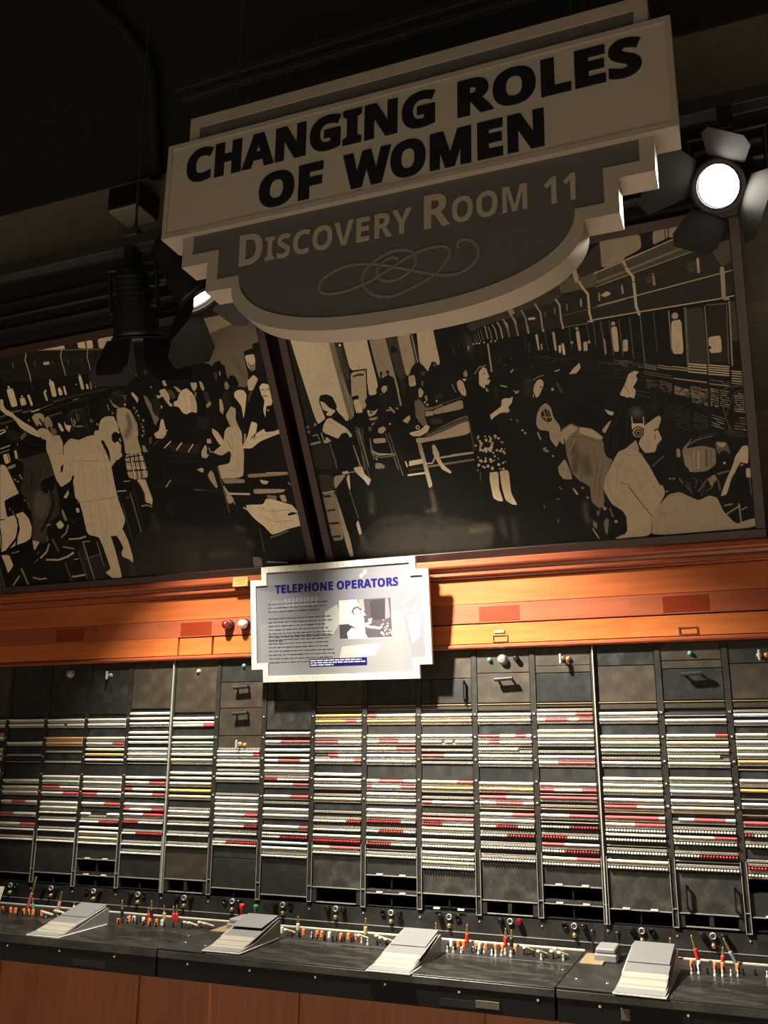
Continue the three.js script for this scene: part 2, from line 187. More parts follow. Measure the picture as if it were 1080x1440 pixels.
// the two prints: [tone, 0 = shape | line width | -dot radius, x, y, ... in mm on the print]
const PRINT_A = [
[58,0,399,1100,933,1056,891,926,499,941,343,955],
[42,0,343,955,499,941,891,926,868,855,455,823,296,831],
[70,0,399,1100,595,1061,541,1057,390,1076],
[190,0,599,1058,719,1059,721,1043,692,1045],
[80,0,747,1058,757,1058,753,1040,743,1041],
[195,0,787,1059,861,1058,857,1023,784,1035],
[90,0,824,1058,832,1057,826,1028,820,1029],
[185,0,888,1058,991,1055,995,1007,882,1018],
[150,2.9,584,1058,919,1011],
[170,5.5,520,1058,518,1048,506,1031,507,999,508,965,503,938],
[90,4.0,503,938,501,903],
[165,5.3,702,1042,688,1018,686,985,687,960,685,939],
[160,4.7,827,1023,815,994,815,966,813,937],
[115,7.6,438,1026,436,1005],
[110,5.9,549,1015,548,996],
[105,6.2,718,997,715,983],
[95,5.7,783,990,782,979],
[90,4.7,839,984,838,976],
[95,5.8,641,1004,642,991],
[205,-6.4,599,1000,617,999,610,999],
[76,2.6,358,994,591,978],
[62,3.1,342,951,501,947],
[195,0,364,924,401,923,399,846,364,844],
[195,-6.2,381,930],
[60,4.1,347,929,347,851],
[60,4.0,452,935,450,880],
[195,0,419,876,446,877,448,846,417,843],
[185,-5.1,435,883],
[195,0,462,885,477,885,479,841,468,834],
[185,0,550,886,561,888,563,871,562,847,552,846],
[190,-5.0,564,889],
[200,0,592,924,618,923,613,859,589,858],
[190,-4.9,602,928],
[190,0,627,888,639,895,646,878,644,861,626,860],
[195,0,657,895,667,896,666,858,655,857],
[190,0,746,925,761,925,759,868,743,869],
[180,0,771,887,782,889,782,867,770,866],
[150,0,794,897,802,896,796,863,788,862],
[150,0,815,898,821,897,819,866,812,867],
[185,0,857,920,870,923,869,874,857,874],
[170,-3.9,725,893,841,896,754,929,865,923],
[110,9.3,364,824,410,825],
[120,7.2,415,815,464,818],
[195,5.6,462,811,504,817],
[110,4.5,507,818,579,830],
[95,7.5,588,839,641,842],
[150,3.9,689,832,715,835],
[85,5.9,642,845,868,855],
[75,5.0,530,809,771,833],
[110,8.4,288,810,358,822],
[95,8.4,276,781,351,789],
[200,5.8,260,738,294,747],
[190,4.8,266,753,294,755],
[180,4.8,238,674,294,683],
[150,4.8,229,657,282,664],
[130,4.2,301,626,338,608],
[120,5.0,546,781,612,789],
[190,0,239,647,274,651,273,611,239,603],
[25,4.3,265,650,267,612],
[190,0,307,657,321,659,316,622,302,621],
[160,0,242,589,291,600,292,588,249,577],
[180,0,334,687,346,688,346,665,334,665],
[160,-5.3,298,545,302,533,264,530,277,519,308,763,434,778],
[22,0,345,701,383,714,429,708,492,688,483,640,452,608,395,615,344,625,332,667],
[120,0,358,713,395,733,402,718,365,696],
[62,0,298,751,345,745,362,717,342,693,298,707],
[185,0,317,887,332,883,325,858,332,839,354,826,373,803,405,773,443,746,466,721,469,697,449,704,413,724,380,750,355,799,323,817,300,842],
[25,0,463,735,475,738,474,699,468,696],
[168,0,453,789,472,801,501,802,518,791,517,772,499,752,480,744,465,748,459,768],
[150,0,511,772,537,784,548,770,551,741,537,726,517,728,508,747],
[60,9.1,491,775,500,756,501,743],
[45,-7.1,479,748,529,732],
[175,0,462,731,489,738,517,728,533,698,569,696,575,660,547,575,523,565,504,527,483,529,484,578,478,645,495,683,472,692],
[120,0,531,731,559,727,560,705,539,693,526,710],
[150,3.0,531,709,542,695],
[48,0,615,767,643,789,687,796,731,790,752,762,754,715,755,681,706,672,661,662,624,674,622,698,615,724],
[85,6.9,641,768,674,790,720,788],
[70,4.9,711,776,756,804,744,755],
[200,0,580,750,592,740,599,711,584,709,577,734],
[195,0,612,752,618,733,644,729,622,700,609,721],
[150,0,649,761,665,755,672,739,657,723,683,724,711,717,675,716,649,724],
[30,4.9,658,758,658,736],
[95,0,684,788,700,761,687,737,675,747],
[110,-8.8,750,735],
[170,-4.8,774,717],
[178,0,573,647,607,669,624,674,661,662,707,674,748,675,765,667,774,631,785,604,739,461,562,480,576,505,516,485,478,498,487,524,530,524,555,588],
[150,4.0,608,590,565,480],
[30,0,527,563,546,571,540,554,520,531],
[78,0,332,613,381,621,472,633,483,574,481,507,469,490,301,508,329,568],
[-60,10.5,387,607,387,562,338,504],
[185,0,209,605,229,598,241,542,252,513,177,521],
[176,0,780,712,804,738,830,741,802,654,775,649,759,663,744,680,753,692,774,691],
[28,0,766,645,780,648,793,612,785,596],
[176,0,790,729,825,744,864,741,875,697,866,669,868,630,850,581,785,528,723,526],
[26,0,768,647,782,647,796,600,789,554,782,559,777,598],
[26,0,829,665,848,675,866,671,869,651,855,636,833,628,824,640],
[40,7.7,855,636,869,613,851,572,802,535],
[185,-5.7,866,671],
[45,0,821,822,858,813,879,756,856,746,826,746,793,737],
[150,5.7,849,789,849,768],
[130,-5.7,863,753],
[55,0,868,828,902,844,935,839,957,815,956,791,934,773,904,773,882,780,871,807],
[95,5.6,895,836,918,817,952,816],
[85,4.7,916,842,939,806],
[165,0,864,819,878,791,894,779,903,771,880,774,868,801],
[185,0,929,786,940,781,930,769],
[140,0,940,818,946,805,938,793],
[168,0,891,771,927,769,952,754,961,720,974,668,971,651,952,645,950,608,953,578,939,573,871,577,880,629,877,672,874,710,878,739],
[-120,5.6,933,732,935,698,919,666,896,650],
[140,3.7,959,728,961,657],
[22,0,979,808,1026,806,1056,732,1041,651,1006,630,955,624,967,686],
[150,-5.6,973,760,980,746,983,727,1000,704,989,678,988,662,976,642,960,670],
[110,-4.7,972,739,986,691,988,649,983,713],
[185,0,978,825,988,821,1005,796,995,776,988,795,978,812],
[135,0,1031,806,1044,799,1058,769,1056,732,1079,704,1049,673,1047,700,1043,734,1034,768],
[60,0,1065,790,1091,785,1102,750,1078,709,1059,721],
[170,0,1098,755,1109,750,1103,738,1098,743],
[185,0,1034,644,1061,653,1083,696,1096,698,1094,636,1070,618,1038,624],
[25,0,1046,675,1072,689,1062,657,1041,651],
[178,0,1110,814,1139,818,1150,793,1150,760,1156,743,1141,743,1125,772,1121,789,1095,781,1090,797,1113,793],
[172,0,1137,857,1149,849,1152,829,1141,825,1134,839],
[100,0,1148,817,1172,802,1180,780,1162,767,1150,793],
[20,-9.9,1154,764,1161,845],
[200,0,1213,800,1238,805,1259,782,1266,752,1263,717,1254,701,1234,710,1208,702,1192,710,1181,736,1159,743,1163,759,1184,764,1194,783],
[40,0,1184,836,1211,838,1219,815,1202,810,1176,817],
[170,0,1179,822,1199,813,1212,796,1197,793],
[22,0,1260,841,1298,838,1293,819,1259,823],
[178,0,1260,825,1289,820,1285,802,1269,786,1260,801],
[60,3.5,1265,811,1282,807],
[160,0,1269,784,1278,783,1266,756],
[20,0,1284,790,1314,766,1295,684,1255,689,1266,744],
[175,0,1222,870,1232,853,1225,849],
[180,-3.5,1246,872,1077,832],
[150,3.9,1283,852,1306,852],
[175,0,1299,828,1311,822,1317,793,1309,782,1303,807],
[195,0,857,924,870,924,868,873,855,874],
[185,0,874,893,884,894,885,875,873,875],
[190,0,940,914,952,914,949,880,938,880],
[175,0,956,895,965,896,965,880,955,879],
[175,0,1009,912,1017,912,1015,883,1007,883],
[150,0,1018,900,1026,901,1027,885,1020,884],
[110,4.5,1066,902,1066,887],
[95,4.5,1077,900,1076,888],
[110,4.5,1110,901,1109,889],
[95,3.6,1121,899,1116,890],
[70,4.8,829,848,907,859],
[110,3.7,1050,615,1017,595],
[62,0,1064,600,1241,573,1216,534,1109,555],
[195,4.6,1103,603,1065,579],
[195,5.0,1152,590,1120,565],
[195,5.0,1203,578,1173,551],
[170,0,1240,552,1263,570,1254,521,1226,518],
[150,0,962,602,973,603,984,573,959,573],
[120,0,1007,632,1019,631,1007,603,1000,604],
[190,0,1352,1045,1381,1047,1372,1022,1343,1023],
[60,0,1254,685,1295,682,1287,653,1253,665],
[170,-4.0,1259,651,1098,649],
[60,3.8,1011,550,1215,530],
[160,0,1265,1000,1358,1042,1387,1049,1342,922,1329,939,1264,965],
[165,0,1387,1083,1566,1068,1603,1017,1496,1016,1360,984],
[124,0,1343,987,1496,1016,1587,1018,1598,995,1602,927,1567,925,1568,914,1524,909,1519,856,1521,817,1506,773,1466,775,1426,823,1429,866,1396,890,1368,871,1335,895,1333,923],
[-110,12.6,1485,877,1503,812],
[40,0,1526,908,1567,908,1568,895,1524,895],
[45,0,1569,932,1600,933,1593,826,1569,818,1556,835,1569,891,1564,914],
[180,0,1524,892,1565,892,1564,865,1556,835,1538,829,1526,847],
[140,0,1527,870,1544,852,1562,857,1555,831,1534,831],
[22,0,1395,886,1414,890,1417,871,1430,866,1427,827,1416,817,1394,820,1379,846,1370,863],
[28,0,1435,822,1450,828,1465,818,1473,785,1453,776,1433,783],
[28,0,1273,885,1298,893,1334,892,1367,883,1380,857,1380,799,1330,798,1273,838],
[90,0,1375,854,1391,840,1378,811,1373,823],
[170,5.1,1401,847,1399,835],
[150,0,1409,798,1420,808,1429,786,1417,773,1406,779],
[60,0,1389,766,1425,769,1427,745,1395,741],
[40,0,1429,776,1472,780,1506,765,1497,747,1451,765],
[190,0,1444,761,1464,767,1486,762,1494,743,1483,713,1471,683,1456,650,1460,701,1446,730,1438,743],
[25,0,1522,821,1546,830,1574,817,1561,803,1537,811],
[178,0,1509,794,1543,815,1559,796,1542,776,1534,756,1506,757],
[95,0,1508,754,1534,753,1514,707,1490,712],
[18,0,1541,776,1565,784,1598,779,1613,762,1610,715,1594,686,1604,666,1598,619,1576,586,1518,582,1458,589,1460,649,1488,705],
[190,0,1555,765,1572,777,1596,770,1602,744,1602,709,1588,687,1568,689,1551,643,1549,673,1565,710,1557,735],
[110,3.8,1561,753,1573,752],
[110,3.7,1585,752,1596,750],
[100,3.8,1564,728,1581,725],
[140,2.1,1578,749,1572,736],
[160,-4.6,1571,671],
[60,-5.9,1532,663],
[195,0,1488,638,1512,626,1498,592,1470,570,1447,550,1424,545,1454,577],
[190,0,1497,588,1536,602,1537,587,1580,586,1603,594,1604,575,1553,565,1506,554,1460,530,1420,535,1431,556,1464,563],
[30,2.6,1472,575,1491,581,1480,566],
[60,0,1386,758,1414,743,1419,714,1382,691,1380,719],
[172,0,1381,675,1413,708,1433,696,1421,654,1433,596,1419,597,1389,633],
[175,0,1371,745,1381,739,1381,703,1371,680,1360,694],
[30,0,1320,655,1352,681,1382,667,1389,638,1370,615,1341,610,1319,627],
[60,4.4,1326,654,1325,634],
[186,0,1307,633,1325,618,1346,575,1328,560,1314,594,1303,612],
[176,0,1362,617,1387,626,1416,586,1426,553,1422,537,1325,548,1348,583],
[150,0,1443,595,1452,590,1444,563,1431,556],
[160,0,1270,592,1291,592,1288,573,1267,573],
[160,0,1306,729,1328,743,1331,726,1306,713],
[60,0,1252,684,1310,679,1282,627,1252,635],
[180,0,1267,819,1287,822,1283,801,1271,790,1263,803],
[175,0,1301,826,1313,818,1317,792,1308,783,1300,798],
[185,0,1249,777,1264,775,1266,735,1258,704,1236,711,1235,739],
[85,0,1307,781,1325,779,1328,742,1311,729],
[184,0,210,608,239,596,260,474,266,460,169,442,163,395,156,363,211,372,253,381,275,347,276,300,253,255,218,239,163,229,111,214,66,203,55,204],
[78,0,338,607,477,618,481,524,466,403,447,350,367,311,334,227,303,226,254,245,287,318,295,387,271,473,320,546],
[-104,0,360,473,426,444,406,372,352,331,305,354,323,417],
[-88,0,302,345,358,316,333,239,269,254],
[-60,7.4,360,578,362,523,330,481],
[100,3.2,395,510,457,531],
[22,0,169,441,272,469,289,453,299,382,290,327,278,356,261,386,205,373,156,362],
[20,9.9,199,387,210,349,202,302,168,257,97,208],
[20,7.7,207,325,156,225],
[20,5.6,98,316,84,260,58,201],
[22,4.5,113,355,138,353],
[22,0,53,199,111,214,218,239,253,255,248,189,143,129,60,96,42,171],
[150,-4.4,185,400,282,431],
[150,4.4,198,390,199,364],
[110,5.4,293,420,294,392],
[150,5.1,120,191,163,198],
[182,0,54,187,100,186,107,132,60,96,61,145],
[22,0,401,510,477,526,480,501,453,459,401,450,388,475],
[120,4.2,428,466,429,452],
[24,11.5,436,456,437,406,391,346,325,286],
[178,0,488,617,610,602,575,509,548,485,499,468,483,514],
[30,0,527,558,546,571,533,540,519,532],
[20,10.4,480,506,493,441,465,394],
[20,6.2,492,464,563,490],
[180,0,610,602,778,583,636,148,625,196,620,228,571,242,563,265,573,356,555,412,571,492],
[150,3.0,601,577,731,562],
[20,9.2,578,511,525,420],
[20,0,475,400,556,417,572,393,565,247,458,226,410,244,401,289,451,331],
[178,0,494,423,532,455,531,437,508,417],
[182,0,409,305,443,323,457,298,434,283,414,287],
[178,0,542,366,554,372,561,362,555,348,541,349],
[150,0,466,373,474,366,481,319,467,315,461,344],
[20,0,364,302,412,311,426,259,374,235,351,265],
[150,5.9,360,304,383,309],
[150,6.9,421,244,454,263,476,296],
[165,7.4,460,232,514,230,551,237],
[165,7.7,273,157,316,183,342,217],
[120,6.5,340,233,346,252],
[150,6.9,416,199,467,187],
[165,8.7,303,146,368,140,421,151,460,167],
[130,6.4,370,240,382,182],
[150,7.8,200,66,231,56,268,57],
[155,7.9,146,114,157,35],
[150,7.5,56,26,91,54,121,79],
[160,8.6,418,55,495,60],
[110,7.0,401,124,406,28],
[-62,0,491,179,602,207,603,81,596,25,501,31],
[30,0,538,207,599,212,597,142,535,133],
[140,6.8,528,211,532,29],
[95,7.4,488,169,495,32],
[125,6.2,602,207,603,81],
[150,5.2,529,213,565,214],
[150,5.3,454,136,477,137],
[120,4.7,514,135,599,149],
[110,5.5,228,135,258,154],
[110,5.5,258,178,275,186],
[172,0,257,246,296,232,249,192],
[80,5.2,501,317,504,303,531,319],
[-58,0,788,202,928,280,1166,223,1110,23,642,23,557,25,604,101],
[-66,0,796,147,970,187,1107,149,1112,28,760,29],
[180,0,763,647,778,602,786,544,779,475,773,392,782,293,754,255,712,225,677,229,626,233],
[150,3.0,679,393,774,401],
[178,0,632,236,683,232,686,174,682,30,629,33,601,63,633,76,632,104,627,188],
[178,0,713,227,754,257,766,199,767,126,759,94,745,114,713,129,714,149,731,166,725,198],
[-85,25.4,751,86,743,26],
[165,0,866,574,953,577,955,469,904,461,853,474],
[45,5.3,865,561,955,563],
[45,5.3,861,542,955,536],
[45,6.3,853,504,958,499],
[190,4.4,861,521,951,506],
[45,5.3,889,569,882,465],
[45,4.3,912,571,898,463],
[190,4.8,893,545,883,464],
[45,5.2,932,573,921,464],
[190,4.3,944,573,941,467],
[178,0,891,463,936,459,938,424,945,366,933,345,920,350,905,365,912,396,905,431],
[150,6.3,882,345,904,348,931,338],
[30,4.9,897,358,925,351],
[-76,22.3,924,298,926,222],
[22,0,794,541,859,553,850,476,877,461,859,419,780,417,778,471],
[178,0,818,554,852,589,855,571,830,557],
[165,4.4,827,461,854,460],
[165,5.9,780,422,824,420],
[125,6.4,842,407,844,234],
[70,5.8,864,427,862,259],
[90,5.9,788,364,787,198],
[150,3.0,817,390,831,389],
[165,4.7,1025,416,1054,442],
[70,2.8,1056,441,1154,431],
[130,4.6,1156,390,1211,382],
[62,3.8,960,417,1007,425,1030,444,1038,512],
[-60,12.4,1019,333,1011,298],
[178,0,1192,473,1219,479,1220,461,1197,468],
[170,0,1227,524,1251,527,1247,511],
[52,0,1063,530,1210,513,1203,505,1065,521],
[-55,0,1126,203,1293,223,1360,159,1339,17,1076,25],
[-66,32.1,1152,101,1262,107],
[-90,20.6,1307,217,1339,197],
[-85,15.5,1345,140,1363,129],
[178,0,1382,629,1426,624,1435,600,1425,555,1424,518,1396,424,1366,417,1320,422,1289,421,1288,478,1347,481,1364,516,1361,533,1320,516,1283,534,1320,554,1351,573,1356,601,1369,622],
[150,4.0,1361,572,1372,538],
[186,0,1306,625,1327,618,1343,584,1337,557,1322,563,1303,612],
[150,0,1294,421,1396,415,1397,394,1304,400],
[30,4.0,1361,418,1398,410],
[165,0,1235,446,1256,464,1264,448,1268,390,1258,385,1237,427],
[168,0,1295,397,1307,372,1328,331,1318,318,1299,314,1289,354],
[100,7.1,1289,469,1292,279],
[160,5.1,1321,327,1327,312],
[185,8.7,1313,357,1402,346],
[150,0,1415,429,1594,418,1596,406,1416,413],
[175,3.9,1501,425,1589,417],
[20,0,1416,412,1590,400,1584,357,1426,371],
[165,0,1425,366,1572,349,1549,337,1424,344],
[180,0,1462,402,1504,389,1489,377,1470,383],
[140,0,1478,335,1522,327,1516,307,1482,310],
[172,0,1534,328,1559,328,1562,297,1540,300],
[160,4.8,1586,375,1600,360],
[195,0,1375,303,1453,297,1474,321,1512,310,1549,295,1581,282,1599,252,1609,233,1606,194,1542,185,1499,173,1461,166,1435,205,1402,237,1376,278],
[28,0,1551,247,1574,254,1599,245,1571,241,1555,239],
[195,5.1,1362,293,1377,281],
[130,6.1,1453,155,1497,165,1540,177],
[50,5.0,1540,177,1605,176],
[82,7.6,1412,198,1408,96],
[140,6.7,1411,51,1500,42],
[110,0,1348,80,1387,73,1385,27,1343,26],
[76,4.2,1178,385,1280,372],
[178,0,1234,546,1256,569,1264,556,1252,534,1264,526,1252,516,1227,522],
[175,0,1273,592,1290,588,1289,571,1270,574],
[178,0,1204,478,1224,473,1217,457,1200,464],
[170,4.6,1271,555,1274,538,1284,537],
[120,5.1,1298,349,1295,368],
[170,3.5,661,660,638,578,593,477],
[172,3.4,715,669,698,571,669,469],
[170,2.9,773,627,762,564,744,487],
[166,3.0,575,638,610,664,649,655],
[169,3.0,577,585,573,528,527,502],
[170,2.5,512,685,516,636,505,576],
[170,2.5,564,683,552,632,520,574],
[90,3.5,650,780,663,757,641,708],
[80,3.4,704,786,719,741,721,685],
[75,3.5,649,716,667,679],
[166,2.6,361,787,402,751,448,715],
[70,3.1,377,697,402,676,460,661],
[95,4.2,349,607,360,565,333,504],
[95,3.1,432,611,434,557,405,506],
[90,3.1,470,597,460,540],
[158,3.1,559,394,637,391,717,396],
[170,4.1,618,379,611,312,604,244],
[171,4.0,671,383,658,312,648,217],
[166,2.5,649,580,630,494,606,407],
[169,2.5,717,581,698,496,672,401],
[112,3.2,339,416,404,414],
[112,3.2,324,389,388,383],
[95,2.7,299,322,357,312],
[158,3.0,680,397,726,395,779,400],
[170,4.5,693,373,685,302,669,235],
[172,4.5,734,387,729,307,727,253],
[166,2.9,764,603,756,517,725,406],
[162,2.6,636,169,639,94,647,37],
[162,2.5,733,207,742,156],
[160,2.4,901,449,914,396],
[162,2.9,796,716,837,719,864,694],
[166,2.9,811,701,806,655,786,623],
[162,2.8,895,745,899,694,888,645],
[166,2.9,907,643,918,616,921,577],
[170,2.7,1218,783,1220,743,1205,708],
[172,2.7,1247,771,1245,735],
[164,3.0,1384,602,1382,556,1365,511],
[166,3.0,1412,589,1397,517,1371,436],
[164,2.5,1320,460,1368,446],
[166,2.5,1425,288,1480,264,1562,265],
[166,2.5,1436,249,1490,220,1570,217],
[166,2.2,1381,607,1393,565],
[158,1.7,1488,569,1525,577,1560,576]
];
const PRINT_B = [
[30,0,36,970,476,898,373,378,-97,430],
[176,0,33,994,221,963,204,888,219,590,192,585,176,632,147,695,116,694,110,670,116,636,122,607,82,587,47,915,36,935],
[50,0,37,994,51,960,47,915,80,587,43,571,36,713,36,935],
[128,0,208,965,220,884,248,683,243,607,219,586,214,623,197,887],
[150,4.2,225,735,235,600],
[58,0,221,963,257,957,254,878,260,777,242,676,235,701,220,884],
[-95,9.1,232,860,245,748],
[200,-4.9,240,870],
[176,0,257,957,350,942,348,867,358,700,343,670,314,670,322,768,261,772,254,880],
[162,0,260,765,321,766,308,671,313,654,282,618,242,676],
[30,4.2,244,680,259,770,324,768,307,669],
[45,0,263,750,290,756,312,752,309,746,288,749,266,746],
[110,2.0,294,776,296,784],
[24,0,243,675,273,678,272,663,248,663],
[178,0,248,661,272,662,279,611,250,610],
[40,0,354,941,366,939,357,866,369,773,370,730,357,692],
[148,0,366,939,422,930,420,862,434,685,429,658,405,728,367,722,357,868],
[68,0,422,930,481,920,438,704,420,862],
[160,6.4,425,722,432,674],
[34,0,367,722,403,735,425,722,429,658,417,600,372,606,383,680],
[25,-5.7,378,744,404,746],
[30,5.7,378,744,373,721],
[30,5.6,404,746,403,725],
[22,0,346,686,364,709,390,703,385,688,365,675,347,669],
[168,0,372,697,391,698,390,680,373,669,366,683],
[165,0,358,672,372,666,381,657,364,659],
[46,0,352,669,384,665,378,606,356,609],
[22,0,293,653,314,673,344,654,358,628,339,611,302,615],
[168,0,294,619,322,609,342,618,324,596,297,590],
[22,0,306,615,317,604,306,601],
[160,0,296,585,335,587,324,576,299,577],
[165,7.3,387,614,401,594],
[160,5.7,372,606,385,605],
[150,-4.9,414,607],
[30,0,110,682,121,698,148,698,169,686,179,648,173,636,153,646,132,669],
[178,0,115,677,132,667,148,644,169,633,159,613,129,617,129,635,117,645],
[26,0,114,652,121,640,138,633,132,627,118,635],
[26,0,128,618,131,616,126,602,123,607],
[26,0,82,587,117,601,116,587,94,561,84,574],
[178,0,127,606,149,608,185,574,203,555,217,529,206,520,196,544,174,542,156,523,121,544,108,550,98,562,108,584],
[24,0,142,612,172,632,193,606,205,583,227,577,209,558,189,569,148,603],
[22,0,112,542,156,523,178,542,200,539,209,501,221,424,219,395,117,407,120,499],
[155,5.6,92,553,96,515],
[150,3.9,55,547,74,551,78,531],
[145,9.7,40,516,78,520],
[165,0,110,538,127,518,107,512,95,515],
[130,-6.1,41,565,54,503,41,584],
[150,0,66,585,76,600,80,585],
[90,6.9,118,508,127,433],
[60,0,37,509,113,508,113,407,33,416],
[18,0,228,593,255,613,275,603,274,575,249,565,225,576],
[125,3.8,239,561,240,393],
[145,3.8,247,554,256,404],
[160,4.3,213,490,224,411],
[120,3.8,283,508,284,428],
[80,3.8,258,536,259,391],
[85,0,255,553,265,551,260,499,250,500],
[155,0,296,506,343,505,347,487,297,488],
[155,4.2,281,455,309,441,370,439],
[125,3.4,284,445,315,431,371,433],
[110,5.0,351,520,373,378],
[165,0,325,543,348,549,356,536,338,521,321,527],
[165,0,199,406,230,406,232,394,199,398],
[115,0,286,413,311,410,321,387,281,389],
[155,0,298,560,320,572,308,557],
[110,0,287,555,302,553,297,537,286,539],
[90,5.1,289,429,303,436],
[82,0,438,978,477,972,467,860,470,721,455,708,443,701,423,863],
[40,-11.9,443,822],
[158,0,477,972,531,962,513,860,517,764,498,748,481,719,471,725,465,860],
[85,3.1,513,860,517,764],
[150,5.4,520,861,524,765],
[62,4.7,526,862,530,765],
[176,0,548,959,607,949,602,861,607,747,593,741,584,759,565,742,557,724,542,749,531,763],
[155,7.2,428,715,431,616],
[60,0,445,709,464,702,458,648,445,646],
[26,0,479,719,507,754,529,763,548,740,556,708,552,639,528,634,506,668,507,715,484,718],
[168,0,479,719,504,721,503,681,476,680],
[90,0,528,728,548,729,541,711,528,716],
[110,0,526,697,535,692,528,673,521,679],
[28,0,564,736,576,758,592,754,596,726,579,635,551,645],
[105,0,581,752,591,749,587,738,580,740],
[70,0,565,634,595,645,594,622,566,622],
[168,0,508,665,517,672,527,654,516,636,504,636],
[122,0,485,625,504,633,516,613,525,596,558,595,587,604,592,595,543,585,515,585,514,554,519,536,500,528,479,566],
[165,0,527,639,535,640,536,622,530,619],
[180,-4.0,524,616,569,615,532,606,374,554],
[155,0,549,583,664,608,664,573,552,566],
[158,0,517,582,549,581,549,565,517,563],
[115,2.7,587,602,666,616],
[165,0,464,488,513,486,682,532,672,478,510,470,464,467],
[112,0,498,496,636,542,674,548,675,532,589,504,513,485],
[60,3.2,520,501,667,538],
[130,3.1,635,538,672,545],
[78,0,530,556,573,550,579,530,533,531],
[20,0,396,589,440,623,484,613,478,562,450,566,426,552,393,553],
[170,0,424,559,456,578,459,565,443,546],
[182,0,440,511,490,518,514,535,526,524,513,505,481,493,453,497],
[182,-8.1,479,528],
[25,-4.4,480,528],
[155,0,468,467,478,466,481,421,468,423],
[168,0,521,453,534,452,545,414,518,417],
[165,6.4,592,408,669,409],
[92,5.4,676,533,676,418],
[20,0,655,694,681,706,695,673,721,666,711,609,680,614],
[172,0,654,671,668,680,679,668,684,629,678,617,666,623,655,647],
[155,0,683,700,697,711,699,688,686,685],
[180,0,676,681,694,679,684,669],
[140,3.9,636,666,645,638],
[18,0,722,688,743,696,737,648,767,617,789,568,770,447,686,461,676,544,671,607,717,647],
[178,0,741,697,759,712,771,703,772,685,777,676,769,666,778,661,768,646,757,648,751,634,734,651],
[24,3.0,767,666,777,668],
[60,-2.6,759,688],
[140,4.2,725,693,746,713,769,715],
[170,0,756,641,766,623,756,624],
[-88,0,712,843,726,834,736,799,730,762,714,760,709,799],
[155,0,714,794,723,789,716,771],
[150,5.1,785,890,792,808],
[158,6.7,789,787,787,692],
[95,3.0,662,799,664,769],
[82,0,722,864,782,880,836,911,1094,950,1083,868,835,860,781,851,737,839],
[56,0,831,857,1084,875,1074,803,840,799],
[165,4.7,834,856,842,837,844,800],
[168,5.4,856,862,866,844,868,802],
[170,6.1,885,873,896,850,898,802],
[172,6.8,926,874,934,858,935,804],
[172,7.4,984,864,983,832,987,802],
[172,7.6,1049,853,1049,825,1053,802],
[155,4.0,815,852,823,833,825,799],
[145,3.7,800,846,805,828,806,801],
[130,3.0,771,841,776,803],
[130,3.0,761,835,766,799],
[120,2.6,750,830,755,799],
[120,2.2,745,820,747,799],
[185,-3.0,738,796,750,796,760,795,777,795,802,795,817,794,1018,791],
[70,2.2,896,825,971,834],
[172,0,957,795,966,795,965,740,959,739],
[155,0,971,760,977,761,976,739,969,739],
[172,0,1017,789,1024,786,1023,728,1017,729],
[190,0,1030,745,1039,746,1036,719,1028,720],
[190,0,1041,751,1049,751,1050,711,1041,710],
[80,3.6,919,792,919,750],
[75,7.9,932,768,930,746],
[190,6.4,946,850,964,850],
[60,2.1,987,799,989,712],
[90,2.1,986,692,1016,695],
[90,2.2,944,726,1017,702],
[80,1.8,903,725,1059,694],
[190,3.7,854,679,863,686],
[190,3.6,1007,659,1022,663],
[180,4.1,812,637,831,630],
[80,4.3,926,681,936,690],
[90,3.7,812,722,827,721],
[120,-2.2,825,733,862,725,836,707,684,799,927,739],
[182,0,805,585,818,591,837,588,848,594,842,572,824,556,829,547,825,538,798,541,770,529,758,519,755,538,777,550,802,564],
[165,0,851,617,859,610,873,612,869,602,859,600],
[-98,0,892,645,907,655,929,639,926,630,903,630],
[-70,0,888,630,924,621,915,581,886,589],
[174,0,937,634,949,641,960,635,962,620,941,584,929,576,921,603,928,621],
[150,2.9,927,640,943,648,966,652],
[40,-2.9,950,612],
[170,0,918,592,923,588,919,573],
[155,0,923,520,939,544,959,555,974,539,978,501,998,464,992,419,973,391,955,424,956,454,923,462,914,483],
[62,0,936,522,953,535,967,525,973,490,956,484,937,503],
[165,2.9,948,528,954,493],
[165,2.9,941,506,970,502],
[120,3.3,959,526,965,495],
[120,-4.5,828,512,850,505],
[170,-4.1,863,468,871,457],
[165,5.2,916,452,922,428],
[160,-5.9,931,390],
[172,-5.0,989,599],
[85,10.7,1008,617,1019,586],
[60,9.7,790,629,790,598],
[-58,0,391,178,511,181,688,136,700,102,680,33,364,39],
[-70,0,384,140,540,135,687,132,698,103,677,43,461,41,365,44],
[-92,18.2,615,110,689,117],
[-74,20.4,733,151,738,85],
[-66,17.5,778,142,778,54],
[178,0,720,330,752,327,745,264,753,212,732,217,717,230,715,299],
[178,0,757,331,791,329,786,242,803,193,783,198,761,216,755,272],
[150,0,467,473,481,471,487,402,496,300,479,290,473,381],
[-95,0,481,287,494,290,498,196,495,192,445,194,449,206,483,207],
[-60,11.1,495,187,501,129],
[165,6.8,547,404,670,408],
[128,7.8,490,375,668,382],
[165,0,420,398,473,407,475,390,417,385],
[165,7.0,415,351,472,353],
[80,2.8,429,371,469,372],
[170,0,520,454,533,456,547,382,578,345,572,339,543,358,522,407],
[160,5.5,488,387,511,387,523,407],
[95,4.4,685,334,682,303],
[28,0,686,462,746,462,787,459,797,415,800,348,797,331,715,326,672,340,680,425],
[175,0,704,424,702,419,697,421,696,425,698,429,702,427],
[182,0,712,412,711,407,705,407,703,413,707,417,711,415],
[165,0,793,409,790,407,788,407,787,409,789,411,791,412],
